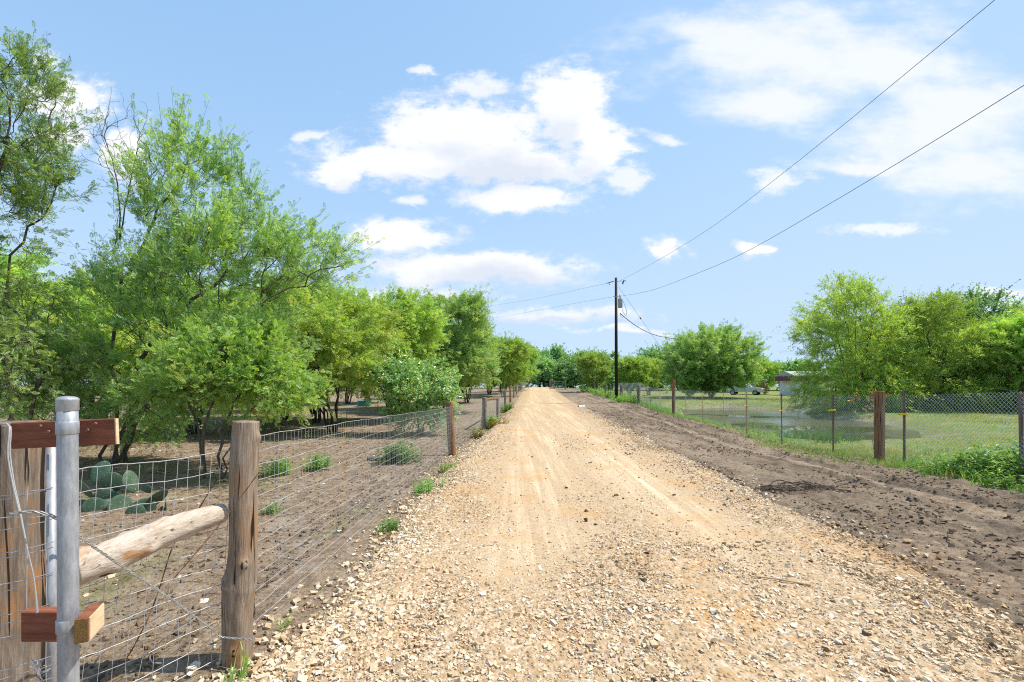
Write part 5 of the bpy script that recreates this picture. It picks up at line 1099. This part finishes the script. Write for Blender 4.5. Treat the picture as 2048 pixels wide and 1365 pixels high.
    def clump(px, Y, n, rad, h, mat, label, tm=W, t0=.5, name='weed_clump', onroad=False, cat='weed'):
        c = at(px, 900, Y); X = c[0]+rad*rng.normal(size=n)*.55; Yy = Y+rad*rng.normal(size=n)*.7; z = height(X, Yy)-.005
        strew(name, np.stack([X, Yy, z], -1), h*(.5+.6*rng.random(n)), tm, mat, label, cat, t0, .18, None)
    clump(858, 6.55, 26, .20, .20, 'weed', 'dense bright green weed clump on the gravel edge below the leaning brown post')
    clump(888, 8.2, 36, .22, .17, 'weed', 'loose green and straw weed clump at the gravel edge, just before the leaning brown post', t0=.7)
    clump(905, 7.6, 24, .14, .16, 'straw', 'dry straw tuft at the gravel edge beside the loose green weeds', T2, .6, 'dry_tuft', cat='dry grass')
    clump(782, 4.75, 34, .09, .14, 'weed', 'small green weed clump at the gravel edge, nearest large patch to the camera')
    clump(775, 4.45, 16, .08, .10, 'straw', 'small dry tuft just in front of the green weed clump on the gravel edge', T2, .5, 'dry_tuft', cat='dry grass')
    clump(800, 9.4, 56, .30, .42, 'weed', 'upright dark green plant behind the wire fence, right of the cut log', t0=.25)
    clump(556, 8.0, 44, .2, .26, 'weed', 'low green weeds behind the fence, just right of the corner post')
    clump(640, 8.6, 40, .17, .28, 'weed', 'low leaning green weeds behind the fence left of the cut log', t0=.6)
    clump(545, 5.4, 24, .08, .14, 'weed', 'tiny green weed patch behind the fence at the corner post')
    clump(980, 17.5, 56, .26, .45, 'weed', 'green weeds at the foot of the grey post with the brace rail')
    clump(998, 16.5, 34, .3, .32, 'orange_leaf', 'orange brown dried weeds on the gravel edge by the grey post', t0=.4, name='dry_weeds')
    clump(955, 14.2, 44, .2, .30, 'grass', 'yellowish weeds on the gravel edge between the brown and the grey post', t0=.7)
    clump(1014, 26, 60, .35, .4, 'weed', 'dark green weeds at the gravel edge near the middle fence posts', t0=.35)
    clump(568, 2.78, 5, .03, .12, 'weed', 'single tiny grass sprout on the soil between corner post and gravel', T2, .7, 'grass_sprout', cat='grass')
    clump(482, 2.30, 6, .05, .16, 'weed', 'bright grass blades at the foot of the corner post', T2, .75, 'grass_sprout', cat='grass')
    clump(640, 3.35, 5, .05, .06, 'weed', 'faint low sprout on the bare soil beside the gravel', T2, .3, 'grass_sprout', cat='grass')
    clump(1190, 57, 110, 1.5, .9, 'weed', 'bank of green weeds behind the dirt strip at the far right gate', t0=.55)
    clump(1240, 32, 44, .5, .5, 'weed', 'green weeds around the foot of the utility pole', t0=.6)
    # dried orange sprig beside the right post
    b = at(1748, 900, 9.6); b[2] = hz(b[0], 9.6); st = [[b, b+A3([.02, 0, .6]), b+A3([-.03, 0, 1.15])]]
    make_tree('dried_sprig', 'orange dried sprig standing behind the brown square fence post', 'plant', b, st, [(b+A3([-.06, 0, 1.15]), (.14, .12, .30))], 26, 'orange_leaf', 'bark_grey', None, bf=.25, seg=.12, rmax=.01, tip=.003, rthr=.02, minz=.6, fol=dict(twigs=1.0, tl=(.06, .14), fronds=5, fl=(.04, .07), tmpl=BROAD))
    b = at(1757, 915, 9.3); 
plants()

# ------------------------------------------------------------------ light, sky, camera
AZ, EL = math.radians(80), math.radians(58)
sd = Vector((math.sin(AZ)*math.cos(EL), math.cos(AZ)*math.cos(EL), math.sin(EL)))
sun = bpy.data.lights.new('sun', 'SUN'); sun.energy = 3.3; sun.angle = math.radians(.53); sun.color = (1, .94, .84)
so = bpy.data.objects.new('sun', sun); C.objects.link(so); so.rotation_euler = sd.to_track_quat('Z', 'Y').to_euler(); so.location = (20, 10, 40)
def world():
    w = bpy.data.worlds.new('World'); bpy.context.scene.world = w; w.use_nodes = True; nt = w.node_tree; nt.nodes.clear()
    out = nt.nodes.new('ShaderNodeOutputWorld'); bg = nt.nodes.new('ShaderNodeBackground'); bg.inputs[1].default_value = .15
    sky = N(nt, 'ShaderNodeTexSky', sky_type='NISHITA', sun_disc=False, sun_elevation=EL, sun_rotation=AZ, altitude=100.0, air_density=1.0, dust_density=.25, ozone_density=1.5)
    tc = N(nt, 'ShaderNodeTexCoord'); sx = N(nt, 'ShaderNodeSeparateXYZ'); L(nt, tc.outputs['Generated'], sx.inputs[0])
    yy = math_(nt, 'MAXIMUM', sx.outputs[1], .03); u = math_(nt, 'DIVIDE', sx.outputs[0], yy); v = math_(nt, 'DIVIDE', sx.outputs[2], yy)
    cb = N(nt, 'ShaderNodeCombineXYZ'); L(nt, u, cb.inputs[0]); L(nt, v, cb.inputs[1])
    def vm(op, a, b):
        m = N(nt, 'ShaderNodeVectorMath', operation=op)
        for k, x in ((0, a), (1, b)):
            if hasattr(x, 'is_linked'): L(nt, x, m.inputs[k])
            else: m.inputs[k].default_value = x
        return m
    st = vm('MULTIPLY', cb.outputs[0], (1, 1.7, 1)).outputs[0]
    nz = N(nt, 'ShaderNodeTexNoise'); nz.inputs['Scale'].default_value = 5.5; nz.inputs['Detail'].default_value = 7; nz.inputs['Roughness'].default_value = .58; L(nt, st, nz.inputs['Vector'])
    dis = vm('MULTIPLY', vm('SUBTRACT', nz.outputs['Color'], (.5, .5, .5)).outputs[0], (.20, .11, 0)).outputs[0]; q = vm('ADD', cb.outputs[0], dis).outputs[0]
    def field(blobs, q=q):
        acc = None
        for cx, cy, rx_, ry_ in blobs:
            s = vm('SUBTRACT', q, ((cx-CX)/F, (H0-cy)/F, 0)).outputs[0]; s = vm('MULTIPLY', s, (F/rx_, F/ry_, 0)).outputs[0]; ln = N(nt, 'ShaderNodeVectorMath', operation='LENGTH'); L(nt, s, ln.inputs[0])
            f = math_(nt, 'SUBTRACT', 1.0, ln.outputs['Value']); acc = f if acc is None else math_(nt, 'SMOOTH_MAX' if False else 'MAXIMUM', acc, f)
        return acc
    CUM = [(915, 265, 190, 85), (800, 318, 190, 50), (675, 345, 75, 34), (1010, 325, 190, 66), (1140, 215, 100, 95), (1195, 290, 70, 80), (1040, 403, 125, 34), (790, 470, 130, 40), (950, 538, 250, 46), (120, 205, 110, 55), (110, 280, 85, 40), (250, 300, 60, 70), (1330, 500, 42, 22), (1508, 495, 52, 22)]
    cum = field(CUM); cup = field(CUM, vm('ADD', q, (.012, .05, 0)).outputs[0])
    wis = field([(960, 168, 90, 36), (845, 148, 55, 14), (1130, 340, 140, 60), (1260, 350, 70, 40), (830, 596, 230, 36), (1570, 362, 80, 44), (1775, 462, 130, 20), (1130, 630, 230, 24), (1990, 582, 90, 24), (2010, 625, 90, 26), (830, 395, 40, 20), (1240, 665, 120, 12), (620, 280, 40, 20), (90, 130, 60, 30)])
    cir = field([(1520, 95, 330, 110), (1750, 140, 330, 120), (1900, 240, 260, 120), (1560, 205, 200, 60), (1960, 340, 200, 90), (1720, 330, 130, 24), (1330, 270, 60, 14), (1420, 60, 180, 70)])
    n2 = N(nt, 'ShaderNodeTexNoise'); n2.inputs['Scale'].default_value = 14; n2.inputs['Detail'].default_value = 10; n2.inputs['Roughness'].default_value = .68; L(nt, st, n2.inputs['Vector'])
    n3 = N(nt, 'ShaderNodeTexNoise'); n3.inputs['Scale'].default_value = 4.0; n3.inputs['Detail'].default_value = 8; n3.inputs['Roughness'].default_value = .6; L(nt, vm('MULTIPLY', cb.outputs[0], (1, 2.2, 1)).outputs[0], n3.inputs['Vector'])
    fn = math_(nt, 'MULTIPLY', math_(nt, 'SUBTRACT', n2.outputs['Fac'], .5), 1.5)
    a1 = mrange(nt, math_(nt, 'ADD', cum, fn), -.02, .46, 0, .96)
    a2 = mrange(nt, math_(nt, 'ADD', wis, math_(nt, 'MULTIPLY', fn, 1.5)), .05, .8, 0, .80)
    a3 = mrange(nt, math_(nt, 'ADD', cir, math_(nt, 'MULTIPLY', math_(nt, 'SUBTRACT', n3.outputs['Fac'], .5), 2.6)), -.15, .85, 0, .82)
    a0 = mrange(nt, math_(nt, 'ADD', cum, math_(nt, 'MULTIPLY', fn, 1.7)), -.22, .5, 0, .5); a1 = math_(nt, 'MAXIMUM', a1, a0)
    al = math_(nt, 'MAXIMUM', a1, math_(nt, 'MAXIMUM', a2, a3)); al = math_(nt, 'MULTIPLY', al, mrange(nt, sx.outputs[1], .1, .25))
    sh = field([(985, 562, 230, 40), (1000, 350, 200, 60), (880, 612, 200, 26), (1110, 640, 200, 16)]); sh = mrange(nt, math_(nt, 'ADD', sh, math_(nt, 'MULTIPLY', fn, .5)), 0, .8, 0, .8)
    und = mrange(nt, math_(nt, 'ADD', math_(nt, 'SUBTRACT', cup, cum), math_(nt, 'MULTIPLY', fn, .35)), -.15, .55, 0, .62); sh = math_(nt, 'MAXIMUM', sh, math_(nt, 'MULTIPLY', und, a1))
    ccol = mixc(nt, sh, (3.4, 3.45, 3.55), (2.45, 2.65, 3.05))
    gm = N(nt, 'ShaderNodeGamma'); gm.inputs[1].default_value = .6; L(nt, sky.outputs[0], gm.inputs[0]); sc = N(nt, 'ShaderNodeHueSaturation'); L(nt, gm.outputs[0], sc.inputs['Color']); sc.inputs['Saturation'].default_value = 1.38; sc.inputs['Value'].default_value = 1.8
    sp = N(nt, 'ShaderNodeSeparateColor'); L(nt, sc.outputs[0], sp.inputs[0]); cm = N(nt, 'ShaderNodeCombineColor')
    for k, lim in enumerate((2.06, 2.72, 3.75)):      # soft shoulder: haze near the sun stays pale blue
        x4 = math_(nt, 'POWER', sp.outputs[k], 4.0); den = math_(nt, 'POWER', math_(nt, 'ADD', x4, lim**4), .25); L(nt, math_(nt, 'MULTIPLY', math_(nt, 'DIVIDE', sp.outputs[k], den), lim), cm.inputs[k])
    L(nt, mixc(nt, al, cm.outputs[0], ccol), bg.inputs[0]); L(nt, bg.outputs[0], out.inputs[0])
    w.cycles.sampling_method = 'MANUAL'; w.cycles.sample_map_resolution = 512
world()
cam = bpy.data.cameras.new('camera'); co = bpy.data.objects.new('camera', cam); C.objects.link(co)
co.location = (0, 0, CZ); co.rotation_euler = (math.radians(90), 0, 0); cam.sensor_width = 36; cam.lens = F/2048*36; cam.shift_y = (H0-682.5)/2048; cam.clip_start = .05; cam.clip_end = 3000
sc = bpy.context.scene; sc.camera = co
sc.view_settings.view_transform = 'Standard'; sc.view_settings.look = 'None'; sc.view_settings.exposure = 1.0; sc.view_settings.gamma = 1
sc.render.engine = 'CYCLES'; sc.cycles.max_bounces = 6; sc.cycles.diffuse_bounces = 4; sc.cycles.glossy_bounces = 3; sc.cycles.transmission_bounces = 4; sc.cycles.transparent_max_bounces = 6; sc.cycles.use_denoising = False; sc.cycles.filter_width = 1.1; sc.cycles.sample_clamp_indirect = 4.0
